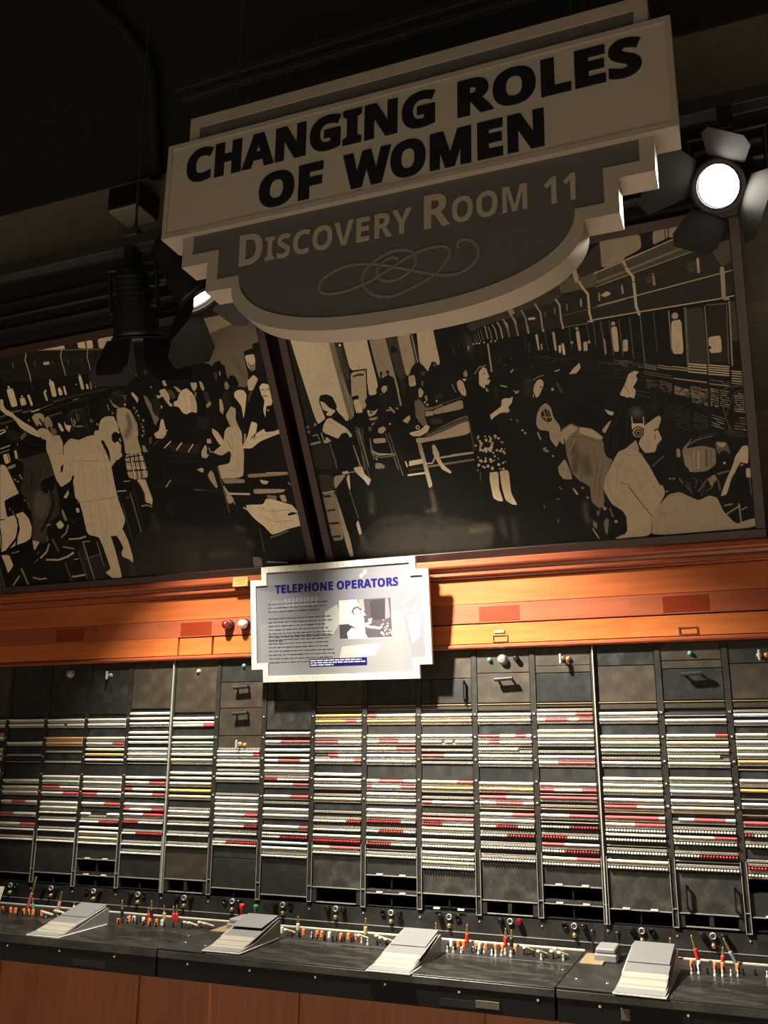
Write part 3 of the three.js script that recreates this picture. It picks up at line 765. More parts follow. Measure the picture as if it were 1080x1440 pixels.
[175,0,748,449,747,446,743,446,742,450,744,452,747,452],
[175,0,788,400,785,398,781,397,782,401,783,404,787,404],
[182,0,716,372,714,366,706,366,706,373,709,378,714,376],
[165,0,751,452,746,448,741,448,738,453,741,459,747,456],
[175,0,737,343,735,337,729,338,726,344,731,349,736,347],
[175,0,723,351,720,345,713,346,712,352,715,357,722,358],
[175,0,781,410,779,408,776,408,775,411,777,414,779,412],
[165,0,763,336,760,333,757,333,755,336,758,338,763,340],
[182,0,689,433,687,429,681,429,680,434,684,437,688,437],
[175,0,740,368,734,363,727,364,726,370,729,375,736,374],
[175,0,697,458,696,455,693,456,693,458,694,460,696,460],
[175,0,690,388,688,385,684,385,683,389,686,392,689,391],
[165,0,735,337,733,334,729,334,728,337,730,342,734,340],
[175,0,789,433,786,429,782,430,781,434,783,438,786,436],
[165,0,786,394,785,390,781,391,779,394,782,398,786,398],
[175,0,780,357,777,353,772,354,771,358,774,361,778,362],
[175,0,753,437,750,433,746,435,744,438,748,440,751,440],
[182,0,714,439,709,434,704,436,701,441,705,446,709,443],
[182,0,731,448,729,442,723,444,721,449,725,452,731,454],
[165,0,734,413,728,409,723,410,722,414,724,421,732,420],
[165,0,754,384,749,381,745,381,745,385,746,390,751,389],
[182,0,791,392,788,388,784,390,783,393,785,396,788,396],
[182,0,747,421,745,415,737,415,736,422,740,428,746,426],
[182,0,708,448,704,443,699,445,697,449,701,452,705,451],
[175,0,747,370,745,367,741,367,741,371,742,374,746,373],
[165,0,701,460,700,455,696,458,694,461,696,466,701,464],
[182,0,736,375,733,370,728,371,725,376,729,381,734,379],
[175,0,704,352,701,348,697,349,694,353,698,356,702,355],
[165,0,788,360,786,357,783,358,781,361,783,364,786,362],
[175,0,744,412,738,408,732,407,729,413,734,418,739,417],
[165,0,728,452,726,448,722,449,721,452,723,455,728,456],
[175,0,777,335,775,330,770,331,765,336,771,340,776,339],
[182,0,764,353,760,347,754,348,752,354,756,359,762,358],
[165,0,781,436,779,434,777,434,775,437,778,439,780,439],
[165,0,726,406,721,403,717,404,714,407,718,410,722,410],
[165,0,711,431,706,426,701,428,698,433,701,439,707,436],
[182,0,680,340,678,337,675,339,675,341,676,343,679,343],
[182,0,742,407,739,402,732,403,729,409,735,413,742,414],
[165,0,703,372,697,366,691,370,686,374,691,382,698,379],
[175,0,779,449,774,445,769,446,767,450,770,455,775,453],
[175,0,730,462,726,460,723,461,720,464,724,466,727,465],
[165,0,738,414,736,410,733,412,731,415,734,418,737,418],
[182,0,719,414,718,408,711,409,712,415,713,421,719,420],
[182,0,724,414,721,408,714,409,714,415,715,423,724,422],
[182,0,765,406,761,402,756,403,754,408,758,410,763,411],
[182,0,762,374,761,372,758,372,757,375,758,379,762,378],
[182,0,744,460,743,457,740,458,737,461,740,464,743,462],
[175,0,764,452,763,450,759,449,759,453,760,456,765,456],
[182,0,690,359,686,355,680,353,679,360,682,366,688,364],
[175,0,717,370,714,367,711,367,708,371,711,375,717,375],
[175,0,717,374,713,369,708,371,707,375,710,378,714,378],
[165,0,779,401,775,397,769,398,764,403,771,407,777,408],
[175,0,712,370,710,366,706,367,705,370,707,373,711,373],
[175,0,707,415,702,410,695,409,694,416,698,421,703,420],
[175,0,767,460,766,453,758,455,755,462,761,465,766,465],
[182,0,781,410,779,408,776,408,775,411,777,412,780,413],
[182,0,708,346,706,344,703,344,700,347,703,351,708,350],
[175,0,782,409,780,406,774,404,774,410,777,414,781,412],
[175,0,787,398,785,394,781,395,779,399,781,403,787,402],
[165,0,718,381,715,378,711,378,710,382,711,387,717,385],
[175,0,724,406,721,401,716,403,714,407,717,412,722,411],
[165,0,752,429,747,424,741,425,739,430,743,435,749,434],
[175,0,750,399,747,395,742,395,741,400,745,402,749,403],
[175,0,740,412,734,405,729,409,727,413,729,420,737,420],
[165,0,739,340,736,337,733,338,732,340,734,342,737,343],
[165,0,747,442,742,437,736,438,734,444,738,448,744,448],
[165,0,705,465,703,460,697,460,696,466,700,470,704,469],
[-56,0,176,144,292,211,450,184,421,32,122,38],
[-66,0,233,139,446,163,423,41,159,44],
[-80,16.3,243,293,233,221],
[140,0,41,320,96,323,94,120,43,116],
[155,0,96,323,97,308,118,127,118,47,101,45,94,120],
[175,3.6,43,319,96,321],
[150,0,107,380,161,383,102,328,98,342],
[74,0,42,396,107,380,94,325,40,324],
[62,7.2,50,244,79,245],
[62,9.0,45,190,81,190],
[70,9.0,48,134,77,135],
[62,9.8,49,303,71,302],
[22,0,159,374,159,189,115,132,99,317],
[172,0,142,393,168,395,171,383,143,384],
[166,0,163,378,172,380,163,318,157,323,155,362],
[112,3.5,158,319,171,201],
[162,0,156,179,169,194,173,135,160,131],
[-82,7.1,169,127,176,78],
[162,0,196,405,231,401,234,375,255,351,241,325,225,354,204,378,194,395],
[150,3.9,171,387,193,388],
[130,4.7,212,490,223,405],
[92,3.8,232,550,253,349],
[130,3.8,244,544,256,408],
[140,3.8,284,506,281,453],
[105,6.9,118,506,126,412],
[155,0,298,504,347,502,344,486,301,487],
[150,3.8,281,463,306,447,349,440],
[120,3.4,290,435,328,431,367,434],
[115,3.7,363,521,387,352],
[60,3.7,375,497,399,402],
[125,0,286,413,310,408,326,394,285,389],
[165,0,420,405,475,408,473,392,421,388],
[165,6.6,408,351,473,352],
[165,5.8,407,403,410,385],
[84,2.9,413,369,468,371],
[150,-3.4,253,349,295,426],
[62,0,925,895,1081,932,1176,941,1280,958,1262,807,988,804,917,843],
[85,0,859,896,973,919,1080,922,1044,891,923,880],
[150,0,875,888,892,895,901,878,883,870],
[100,0,1190,969,1493,1034,1528,1010,1535,982,1183,916],
[110,0,1058,957,1191,979,1184,919,1063,914],
[152,0,1207,1060,1336,1058,1336,1010,1203,971,1207,1022],
[152,0,1209,1058,1292,1061,1283,987,1206,970],
[78,0,1127,996,1207,1058,1205,970,1131,953],
[165,0,1107,984,1124,994,1126,945,1114,939],
[45,0,1340,1081,1378,1073,1372,1015,1335,1008],
[155,0,1375,1057,1421,1058,1421,1030,1371,1015],
[155,0,1421,1058,1542,1060,1540,1037,1493,1030,1421,1027],
[70,2.8,1412,1059,1411,1028],
[60,2.8,1422,1060,1421,1031],
[165,4.0,1179,961,1273,982,1483,1033],
[135,7.0,1185,931,1518,1002],
[152,3.0,1178,917,1545,983],
[68,0,1183,913,1535,981,1615,993,1614,813,1170,811],
[100,0,1535,981,1620,992,1619,935,1571,909],
[168,3.5,1176,855,1564,891,1612,896],
[170,4.1,1138,809,1170,812,1303,813,1557,813,1610,816],
[172,8.8,1275,981,1284,952,1299,929,1299,883,1298,832,1305,805],
[155,12.9,1570,905,1569,861,1567,816,1580,803],
[172,7.6,1127,942,1137,919,1150,899,1147,837,1151,803],
[165,6.2,1042,899,1053,879,1051,826,1055,801],
[160,5.3,972,895,986,864,985,805],
[150,5.3,923,882,933,856,934,805],
[140,4.9,886,870,897,835,897,802],
[130,4.9,856,861,865,829,868,802],
[120,3.1,1159,850,1268,860],
[110,2.6,1063,843,1149,849],
[130,3.1,1063,803,1158,803],
[165,5.1,1125,885,1123,864],
[130,4.7,1077,877,1075,857],
[130,4.7,1035,870,1034,853],
[120,4.2,1002,864,1001,849],
[165,5.0,1186,894,1184,872],
[175,0,1189,887,1212,898,1225,886,1204,879],
[165,5.4,1261,908,1261,882],
[185,7.5,945,850,962,849],
[150,7.3,1362,924,1362,892],
[165,7.9,1501,947,1500,907],
[90,0,1465,941,1496,943,1493,911,1471,910],
[90,0,1338,922,1358,922,1355,899,1340,897],
[36,0,1117,805,1307,799,1595,806,1641,803,1641,571,1587,485,1136,547,1152,671,1100,678],
[62,0,1513,800,1572,795,1563,608,1501,618],
[86,0,1585,798,1615,803,1608,672,1578,672],
[85,0,1443,797,1503,797,1499,592,1445,616],
[95,3.9,1350,803,1348,678],
[140,4.4,1397,800,1394,676],
[120,7.2,1448,801,1439,606],
[130,4.3,1508,796,1503,607],
[125,3.3,1513,800,1575,795],
[110,4.2,1573,790,1564,603],
[150,4.6,1582,799,1574,596],
[100,3.6,1179,800,1180,688],
[110,3.5,1207,800,1207,684],
[110,3.5,1238,800,1238,679],
[110,3.5,1273,800,1271,663],
[115,4.0,1307,799,1304,637],
[90,3.2,991,804,994,733],
[100,3.1,1073,796,1074,726],
[100,3.1,1132,800,1135,743],
[110,3.1,1155,798,1154,729],
[110,3.6,1179,800,1182,725],
[178,0,1401,767,1433,768,1430,655,1394,660],
[165,-10.6,1415,782],
[178,0,1210,779,1230,778,1227,694,1210,696],
[165,-7.1,1219,789],
[175,0,1243,730,1259,730,1256,691,1239,692],
[178,0,1509,697,1547,698,1547,642,1509,645],
[30,-4.8,1511,663],
[150,0,1181,744,1187,743,1186,692,1180,692],
[175,0,1094,784,1106,785,1105,716,1094,716],
[172,0,1114,744,1127,743,1125,712,1111,714],
[165,0,1015,794,1024,793,1022,728,1015,729],
[160,-5.2,1099,792,1133,741,1076,748],
[172,4.9,1443,620,1495,607],
[172,4.9,1442,612,1495,599],
[172,4.9,1441,603,1494,590],
[172,4.9,1440,594,1493,581],
[172,4.3,1503,607,1563,593],
[172,4.3,1502,600,1562,586],
[172,4.3,1501,593,1562,579],
[172,4.3,1501,586,1561,571],
[172,4.3,1500,578,1560,564],
[165,3.8,1571,577,1608,568],
[165,3.8,1571,570,1607,561],
[165,3.8,1570,562,1607,553],
[165,3.8,1569,554,1606,545],
[165,3.8,1569,546,1605,537],
[160,3.9,1390,619,1440,605],
[160,3.9,1389,611,1439,598],
[150,4.0,1346,630,1386,617],
[150,4.0,1345,622,1386,610],
[140,3.0,1305,639,1341,627],
[140,3.0,1304,633,1340,621],
[140,3.0,1304,627,1339,616],
[160,4.0,1391,579,1490,551],
[150,3.9,1500,545,1557,530],
[150,3.3,1568,545,1605,535],
[150,3.3,1567,538,1605,528],
[120,3.0,1301,616,1384,588],
[120,3.0,1300,608,1384,580],
[129,2.5,1270,647,1273,646],
[90,2.5,1275,646,1280,645],
[103,2.5,1282,644,1293,641],
[112,2.5,1295,640,1300,639],
[92,2.5,1301,639,1303,638],
[93,2.5,1269,642,1280,639],
[110,2.5,1281,639,1288,637],
[106,2.5,1290,636,1299,634],
[92,2.5,1300,634,1302,633],
[98,2.5,1269,637,1273,636],
[127,2.5,1281,633,1289,631],
[114,2.5,1291,631,1302,628],
[129,2.6,1207,669,1209,668],
[122,2.6,1211,667,1218,665],
[104,2.6,1220,665,1225,663],
[126,2.5,1226,663,1229,662],
[140,2.5,1231,661,1234,660],
[104,2.6,1206,663,1212,661],
[137,2.6,1219,659,1227,656],
[134,2.5,1228,656,1234,654],
[116,2.6,1205,657,1212,655],
[112,2.6,1213,655,1219,653],
[123,2.6,1221,652,1226,651],
[104,2.5,1228,650,1231,649],
[146,2.5,1232,649,1233,649],
[144,2.5,1236,662,1244,660],
[139,2.5,1245,659,1254,657],
[106,2.5,1256,656,1259,655],
[138,2.5,1261,655,1265,653],
[124,2.5,1235,656,1244,654],
[133,2.5,1245,653,1255,651],
[125,2.5,1262,649,1265,648],
[131,2.5,1234,651,1238,650],
[121,2.5,1239,649,1246,647],
[111,2.5,1247,647,1250,646],
[143,2.5,1263,642,1264,642],
[137,2.5,1233,645,1240,643],
[113,2.5,1242,642,1247,641],
[110,2.5,1248,640,1253,639],
[112,2.5,1260,637,1263,636],
[100,2.1,1152,671,1158,669],
[116,2.1,1161,668,1166,667],
[114,2.1,1167,667,1169,666],
[89,2.1,1170,666,1172,665],
[82,2.1,1174,665,1175,664],
[83,2.1,1151,665,1157,664],
[96,2.1,1169,660,1174,659],
[101,2.1,1177,665,1180,664],
[108,2.1,1182,664,1187,663],
[97,2.1,1188,662,1194,661],
[98,2.1,1195,661,1204,658],
[113,2.1,1186,658,1188,657],
[118,2.1,1189,657,1194,655],
[85,2.1,1196,655,1199,654],
[87,2.1,1201,654,1203,653],
[133,3.4,1440,543,1446,541],
[121,3.4,1448,540,1464,534],
[116,3.4,1466,533,1472,531],
[154,3.4,1475,530,1488,525],
[160,3.4,1439,536,1454,530],
[117,3.4,1456,530,1468,525],
[144,3.4,1487,519,1487,518],
[114,3.4,1438,529,1448,525],
[120,3.4,1452,524,1458,522],
[158,3.4,1462,521,1476,515],
[129,3.4,1480,514,1486,512],
[153,3.4,1438,522,1448,519],
[132,3.4,1451,517,1458,515],
[112,3.4,1461,514,1471,510],
[144,3.4,1475,509,1485,505],
[133,3.4,1437,515,1452,510],
[154,3.4,1453,509,1462,506],
[119,3.4,1465,505,1477,501],
[116,3.4,1481,500,1485,498],
[153,3.5,1391,552,1405,546],
[148,3.5,1406,545,1410,543],
[148,3.5,1419,540,1432,534],
[144,3.5,1390,545,1396,543],
[160,3.5,1398,542,1405,539],
[124,3.5,1416,534,1427,529],
[145,3.4,1429,528,1433,526],
[154,3.5,1389,539,1397,535],
[157,3.5,1398,534,1411,529],
[148,3.5,1414,527,1423,523],
[157,3.5,1426,522,1433,519],
[131,3.5,1389,532,1396,528],
[124,3.5,1398,527,1405,524],
[139,3.5,1408,523,1423,516],
[131,3.0,1345,577,1357,572],
[116,3.0,1359,572,1364,569],
[125,3.0,1366,568,1369,567],
[111,3.0,1371,566,1374,565],
[111,3.0,1376,564,1382,562],
[104,3.0,1345,572,1351,569],
[118,3.0,1352,568,1363,564],
[109,3.0,1364,563,1369,561],
[134,3.0,1371,560,1381,556],
[124,3.0,1344,566,1353,562],
[97,3.0,1355,561,1363,558],
[104,3.0,1364,557,1367,556],
[127,3.0,1370,555,1374,553],
[126,3.0,1375,552,1380,550],
[120,3.0,1344,560,1350,557],
[114,3.0,1363,551,1371,548],
[127,3.0,1373,547,1380,544],
[126,3.0,1343,554,1356,549],
[126,3.0,1371,542,1377,539],
[105,3.0,1351,545,1355,543],
[104,3.0,1357,542,1368,537],
[124,3.0,1371,536,1376,534],
[109,2.5,1303,589,1314,585],
[130,2.5,1316,584,1319,583],
[106,2.5,1320,583,1331,578],
[91,2.5,1333,578,1338,576],
[131,2.5,1303,584,1311,580],
[117,2.5,1313,580,1316,578],
[125,2.5,1318,578,1321,577],
[100,2.5,1302,578,1311,575],
[121,2.5,1318,572,1328,568],
[123,2.5,1330,568,1336,565],
[100,2.5,1302,573,1307,571],
[121,2.5,1309,570,1320,566],
[109,2.5,1323,565,1332,561],
[91,2.5,1334,561,1336,560],
[92,2.5,1301,568,1305,566],
[114,2.5,1307,566,1316,562],
[102,2.5,1318,561,1324,559],
[94,2.5,1327,558,1330,557],
[114,2.5,1300,562,1312,558],
[62,2.6,1204,647,1215,643],
[71,2.6,1222,641,1253,632],
[71,2.5,1260,631,1277,626],
[76,2.5,1301,619,1302,619],
[76,2.6,1203,639,1227,632],
[75,2.6,1232,631,1263,622],
[67,2.5,1268,621,1288,615],
[79,2.5,1292,614,1301,611],
[83,2.6,1202,632,1217,627],
[66,2.5,1257,616,1280,609],
[65,2.6,1201,624,1214,621],
[68,2.6,1217,620,1229,616],
[60,2.5,1248,611,1279,602],
[87,2.5,1287,600,1299,596],
[80,2.6,1200,617,1209,614],
[83,2.6,1233,608,1256,601],
[65,2.5,1293,591,1298,589],
[79,2.6,1199,609,1219,604],
[79,2.6,1226,602,1240,598],
[60,2.6,1244,597,1274,588],
[84,2.5,1282,586,1297,582],
[72,2.6,1150,655,1158,652],
[57,2.6,1162,651,1168,650],
[61,2.6,1171,649,1188,645],
[64,2.6,1192,644,1201,642],
[60,2.6,1149,646,1164,642],
[58,2.6,1194,635,1200,633],
[74,2.6,1148,638,1153,636],
[55,2.6,1156,635,1169,632],
[68,2.6,1155,627,1170,623],
[68,2.6,1173,622,1188,618],
[76,2.6,1192,617,1198,616],
[64,2.6,1145,620,1159,617],
[69,2.6,1162,616,1169,614],
[72,2.6,1173,613,1187,610],
[60,2.6,1190,609,1197,608],
[74,2.6,1144,612,1157,609],
[54,2.6,1159,608,1167,606],
[68,2.6,1182,602,1191,600],
[67,2.6,1193,600,1196,599],
[127,2.9,1445,545,1460,539],
[131,2.9,1463,538,1470,536],
[136,2.9,1487,529,1493,527],
[108,2.9,1444,539,1455,536],
[110,2.9,1458,534,1471,530],
[132,2.9,1473,529,1488,524],
[117,2.9,1490,523,1492,522],
[112,2.9,1444,534,1456,530],
[119,2.9,1458,529,1471,524],
[136,2.9,1486,519,1492,517],
[153,2.9,1443,529,1448,527],
[142,2.9,1451,526,1456,524],
[111,2.9,1458,523,1465,521],
[143,2.9,1466,520,1479,516],
[121,2.9,1481,515,1491,511],
[122,2.9,1443,524,1447,522],
[129,2.9,1462,517,1470,514],
[111,2.9,1472,513,1478,511],
[133,2.9,1489,507,1491,506],
[145,2.9,1442,518,1448,516],
[129,2.9,1450,515,1464,510],
[138,2.9,1467,509,1475,506],
[106,2.9,1479,505,1490,501],
[137,3.0,1442,513,1454,509],
[150,2.9,1457,507,1467,504],
[120,2.9,1468,504,1483,498],
[106,2.9,1486,497,1490,496],
[149,3.0,1441,508,1453,504],
[142,2.9,1455,503,1466,499],
[108,2.9,1468,498,1481,493],
[131,3.0,1441,502,1447,500],
[137,2.9,1461,495,1471,492],
[110,2.9,1475,490,1489,485],
[127,3.0,1440,497,1448,494],
[141,3.0,1451,493,1467,488],
[119,2.9,1470,486,1476,484],
[148,2.9,1478,483,1488,480],
[107,3.0,1440,492,1444,490],
[124,3.0,1448,489,1461,484],
[151,2.9,1478,478,1488,475],
[163,3.4,1502,529,1506,527],
[154,3.4,1507,526,1515,524],
[126,3.4,1516,523,1522,521],
[145,3.4,1524,520,1524,520],
[158,3.4,1501,522,1508,519],
[156,3.4,1509,519,1511,518],
[132,3.4,1512,517,1520,515],
[136,3.4,1521,514,1523,513],
[120,3.4,1501,515,1504,514],
[127,3.4,1506,513,1512,510],
[141,3.4,1521,507,1523,507],
[140,3.4,1500,508,1505,506],
[150,3.4,1506,506,1510,504],
[133,3.4,1512,504,1515,502],
[112,3.4,1517,502,1522,500],
[131,3.4,1499,501,1504,499],
[126,3.4,1505,499,1509,498],
[123,3.4,1511,497,1515,496],
[127,3.4,1515,495,1518,494],
[157,3.4,1519,494,1522,493],
[157,3.4,1499,494,1506,492],
[129,3.4,1507,491,1512,490],
[117,3.4,1512,489,1516,488],
[143,3.4,1517,488,1521,486],
[117,3.4,1498,488,1505,485],
[119,3.4,1507,484,1512,482],
[131,3.4,1518,480,1520,479],
[159,3.4,1497,481,1502,479],
[124,3.4,1511,476,1513,475],
[122,3.4,1514,475,1520,472],
[150,3.4,1497,474,1501,472],
[160,3.4,1510,469,1515,467],
[152,3.4,1516,467,1519,466],
[112,3.0,1390,550,1395,548],
[135,3.0,1397,547,1409,541],
[132,3.0,1411,540,1420,536],
[154,3.0,1422,535,1430,532],
[160,3.0,1390,544,1403,538],
[116,3.0,1406,537,1412,534],
[153,3.0,1414,533,1422,530],
[113,3.0,1425,528,1432,525],
[124,3.0,1389,539,1404,532],
[151,3.0,1405,532,1413,528],
[125,3.0,1425,523,1430,520],
[154,3.0,1389,534,1399,529],
[137,3.0,1401,528,1405,526],
[153,3.0,1407,526,1416,521],
[118,3.0,1419,520,1429,515],
[126,3.0,1388,528,1403,522],
[134,3.0,1405,521,1411,518],
[139,3.0,1427,511,1431,509],
[156,3.4,1531,519,1536,517],
[129,3.4,1538,517,1542,515],
[135,3.4,1543,515,1547,514],
[150,3.4,1548,513,1551,512],
[117,3.4,1553,512,1557,510],
[118,3.4,1531,512,1537,509],
[135,3.4,1539,509,1541,508],
[126,3.4,1543,508,1551,505],
[115,3.4,1530,504,1535,503],
[158,3.4,1537,502,1540,501],
[152,3.4,1541,501,1548,498],
[150,3.4,1529,497,1534,496],
[114,3.4,1545,492,1553,489],
[149,3.4,1555,488,1555,488],
[140,3.4,1529,490,1532,489],
[157,3.4,1533,488,1538,487],
[122,3.4,1539,486,1547,484],
[120,3.4,1549,483,1555,481],
[117,3.4,1528,482,1533,481],
[147,3.4,1534,481,1539,479],
[142,3.4,1544,477,1548,476],
[139,3.4,1527,475,1534,473],
[151,3.4,1539,471,1543,470],
[158,3.4,1545,469,1553,466],
[125,3.4,1527,468,1532,466],
[152,3.4,1533,466,1539,463],
[118,3.4,1541,463,1543,462],
[120,3.4,1544,462,1548,461],
[150,3.8,1584,500,1594,498],
[122,3.8,1596,498,1598,497],
[122,3.8,1599,497,1604,496],
[168,3.8,1573,495,1577,494],
[148,3.8,1579,494,1589,492],
[164,3.8,1591,491,1598,490],
[156,3.8,1600,489,1604,488],
[153,3.8,1572,488,1577,487],
[136,3.8,1578,487,1584,485],
[160,3.8,1586,485,1591,484],
[145,3.8,1592,484,1598,482],
[133,3.8,1572,481,1582,478],
[119,3.8,1583,478,1593,476],
[135,3.8,1594,476,1601,474],
[135,3.8,1571,473,1578,472],
[152,3.8,1589,470,1599,467],
[131,3.8,1600,467,1602,467],
[150,3.8,1576,465,1587,462],
[121,3.8,1589,462,1597,460],
[137,3.8,1599,460,1601,459],
[131,3.8,1570,459,1574,458],
[135,3.8,1581,456,1586,455],
[116,3.8,1587,455,1595,453],
[132,3.8,1597,453,1601,452],
[136,3.8,1569,451,1578,449],
[168,3.8,1580,449,1589,447],
[168,3.8,1591,447,1595,446],
[130,3.8,1598,445,1600,445],
[133,3.8,1569,444,1574,443],
[155,3.8,1575,443,1582,441],
[152,3.8,1583,441,1590,439],
[128,3.8,1591,439,1594,439],
[166,3.8,1595,438,1600,437],
[75,3.0,1389,488,1395,485],
[84,3.0,1398,483,1412,474],
[74,3.0,1414,473,1419,470],
[83,3.0,1420,469,1427,465],
[79,3.0,1388,478,1403,470],
[66,3.0,1414,463,1418,460],
[84,3.0,1420,459,1431,453],
[80,3.0,1387,469,1391,467],
[64,3.0,1394,465,1402,460],
[80,3.0,1403,459,1409,456],
[68,3.0,1412,454,1426,446],
[79,3.0,1427,445,1430,443],
[91,3.0,1386,459,1390,457],
[87,3.0,1392,455,1401,450],
[68,3.0,1404,448,1415,442],
[82,3.0,1417,441,1424,437],
[69,3.0,1427,435,1429,433],
[75,3.0,1385,449,1389,447],
[70,3.0,1392,445,1396,443],
[68,3.0,1398,442,1403,439],
[76,3.0,1404,438,1418,430],
[81,3.0,1384,440,1396,433],
[64,3.0,1398,432,1406,427],
[75,3.0,1409,425,1413,422],
[74,3.0,1415,421,1427,414],
[83,3.0,1383,430,1397,422],
[73,3.0,1411,413,1419,409],
[87,3.0,1421,407,1426,404],
[79,3.0,1382,420,1387,417],
[87,3.0,1390,416,1400,410],
[75,3.0,1402,409,1410,404],
[77,3.0,1412,402,1422,396],
[91,3.0,1424,395,1425,395],
[98,3.0,1441,454,1452,449],
[71,3.0,1454,448,1462,445],
[94,3.0,1465,443,1476,438],
[90,2.9,1479,437,1484,435],
[89,3.0,1440,446,1444,444],
[95,3.0,1447,443,1453,440],
[91,3.0,1455,440,1469,433],
[76,3.0,1470,433,1482,427],
[94,3.0,1440,438,1448,434],
[94,3.0,1450,433,1461,429],
[92,3.0,1464,427,1470,425],
[89,3.0,1472,423,1483,419],
[96,3.0,1439,430,1454,423],
[86,3.0,1455,423,1462,420],
[86,3.0,1464,419,1475,414],
[90,3.0,1478,413,1482,411],
[83,3.0,1451,416,1457,413],
[96,3.0,1461,412,1472,407],
[95,3.0,1474,406,1481,403],
[98,3.0,1437,414,1448,409],
[91,3.0,1450,408,1454,406],
[90,3.0,1456,405,1470,399],
[84,3.0,1474,398,1480,395],
[78,3.0,1436,406,1451,399],
[87,3.0,1453,398,1465,393],
[88,3.0,1467,392,1479,387],
[122,3.4,1497,441,1507,436],
[121,3.4,1510,435,1521,429],
[126,3.4,1522,428,1533,423],
[117,3.4,1496,433,1501,430],
[138,3.4,1503,429,1507,427],
[148,3.4,1509,426,1519,421],
[119,3.4,1520,421,1529,416],
[145,3.4,1531,415,1532,415],
[148,3.4,1512,416,1518,413],
[159,3.4,1519,412,1527,408],
[163,3.4,1529,407,1531,406],
[127,3.4,1495,416,1502,412],
[163,3.4,1504,411,1507,409],
[151,3.4,1509,408,1519,403],
[131,3.4,1494,407,1504,402],
[150,3.4,1506,401,1511,398],
[151,3.4,1514,397,1523,393],
[131,3.4,1524,392,1530,389],
[128,3.4,1503,393,1507,391],
[131,3.4,1509,390,1516,387],
[118,3.4,1524,383,1529,381],
[125,3.8,1581,420,1585,419],
[135,3.8,1587,418,1601,415],
[136,3.8,1602,414,1605,414],
[106,3.8,1581,410,1587,409],
[112,3.8,1589,408,1600,405],
[148,3.8,1602,405,1604,404],
[105,3.9,1570,404,1580,401],
[127,3.8,1583,400,1593,397],
[131,3.8,1595,397,1603,395],
[134,3.9,1564,395,1569,394],
[121,3.9,1570,394,1582,391],
[123,3.9,1584,390,1593,388],
[115,3.8,1602,385,1603,385],
[133,3.9,1564,386,1574,383],
[116,3.9,1576,383,1589,379],
[152,3.8,1591,379,1596,377],
[146,3.8,1598,377,1602,376],
[74,2.5,1355,501,1359,498],
[74,2.5,1360,497,1366,493],
[78,2.5,1368,492,1377,485],
[69,2.5,1379,484,1383,481],
[68,2.5,1365,485,1374,478],
[66,2.5,1353,484,1359,479],
[57,2.5,1361,478,1366,474],
[59,2.5,1368,473,1378,466],
[82,2.5,1379,466,1382,463],
[65,2.5,1352,475,1355,473],
[75,2.5,1357,472,1366,466],
[69,2.5,1366,465,1371,462],
[77,2.5,1372,461,1377,457],
[72,2.5,1379,456,1381,455],
[65,2.5,1351,466,1361,460],
[58,2.5,1366,456,1375,450],
[71,2.5,1350,458,1358,453],
[63,2.5,1359,452,1369,445],
[78,2.5,1375,441,1379,438],
[95,3.1,1269,556,1278,552],
[90,3.0,1281,551,1295,545],
[87,3.0,1296,545,1308,540],
[96,3.1,1267,543,1274,540],
[86,3.1,1275,539,1287,534],
[86,3.0,1289,533,1302,528],
[105,3.0,1304,527,1307,526],
[80,3.1,1266,529,1275,525],
[79,3.1,1283,522,1292,518],
[133,2.9,1505,557,1513,555],
[116,2.9,1515,554,1531,550],
[152,2.9,1534,549,1541,547],
[121,2.9,1555,543,1560,541],
[115,2.9,1539,541,1558,536],
[66,2.0,1102,672,1130,661],
[60,1.9,1137,659,1171,645],
[73,1.9,1178,642,1193,636],
[80,1.9,1201,633,1206,631],
[68,2.0,1101,663,1118,657],
[80,2.0,1126,653,1154,642],
[79,1.9,1161,639,1179,633],
[62,1.9,1185,630,1205,622],
[79,2.0,1100,654,1110,650],
[62,2.0,1114,649,1137,640],
[58,2.0,1140,638,1152,634],
[56,1.9,1159,631,1184,621],
[64,1.9,1188,619,1204,613],
[82,2.0,1065,695,1091,688],
[62,2.0,1095,687,1133,676],
[68,2.0,1084,682,1104,676],
[64,2.0,1110,674,1143,665],
[83,1.9,1147,664,1160,660],
[79,2.0,1039,686,1060,680],
[82,2.0,1091,671,1108,667],
[78,2.0,1115,665,1125,662],
[70,2.0,1132,660,1159,652],
[176,0,1052,643,1071,662,1093,677,1094,658,1078,642,1058,642],
[18,0,999,473,1025,517,1059,539,1107,553,1155,536,1193,484,1169,451,1131,428,1102,443,1063,455,1013,465],
[50,9.9,1123,525,1150,500],
[130,0,996,452,1035,472,1063,454,1098,444,1133,408,1138,381,1140,338,1161,325,1140,289,1115,221,1113,155,1091,154,1068,181,1071,237,1037,261,1015,291,1004,364,1007,418],
[165,0,1063,455,1103,444,1140,407,1128,401,1060,432],
[160,0,992,442,1034,469,1058,449,1023,426,998,398,989,410],
[152,0,968,319,997,349,1011,298,1013,269,981,273,969,296],
[-95,4.1,1034,393,1038,339,1022,297],
[-95,3.6,1069,346,1071,281],
[80,3.6,1004,419,1005,353,1015,287],
[150,4.1,1016,374,1042,414],
[176,0,1155,507,1170,498,1190,490,1178,480,1164,487],
[162,0,1136,433,1165,462,1186,466,1174,445,1145,421],
[176,0,1210,548,1235,587,1248,615,1268,623,1283,617,1271,607,1275,591,1257,568,1266,557,1258,531,1243,528,1225,541],
[20,0,1138,407,1189,490,1204,530,1244,537,1289,508,1315,479,1307,454,1247,441,1237,395,1192,352,1164,329,1136,346],
[-92,0,1228,485,1264,503,1283,473,1250,464],
[-70,0,1202,519,1218,528,1208,488,1198,484],
[172,0,1008,241,1018,231,1028,211,1018,212],
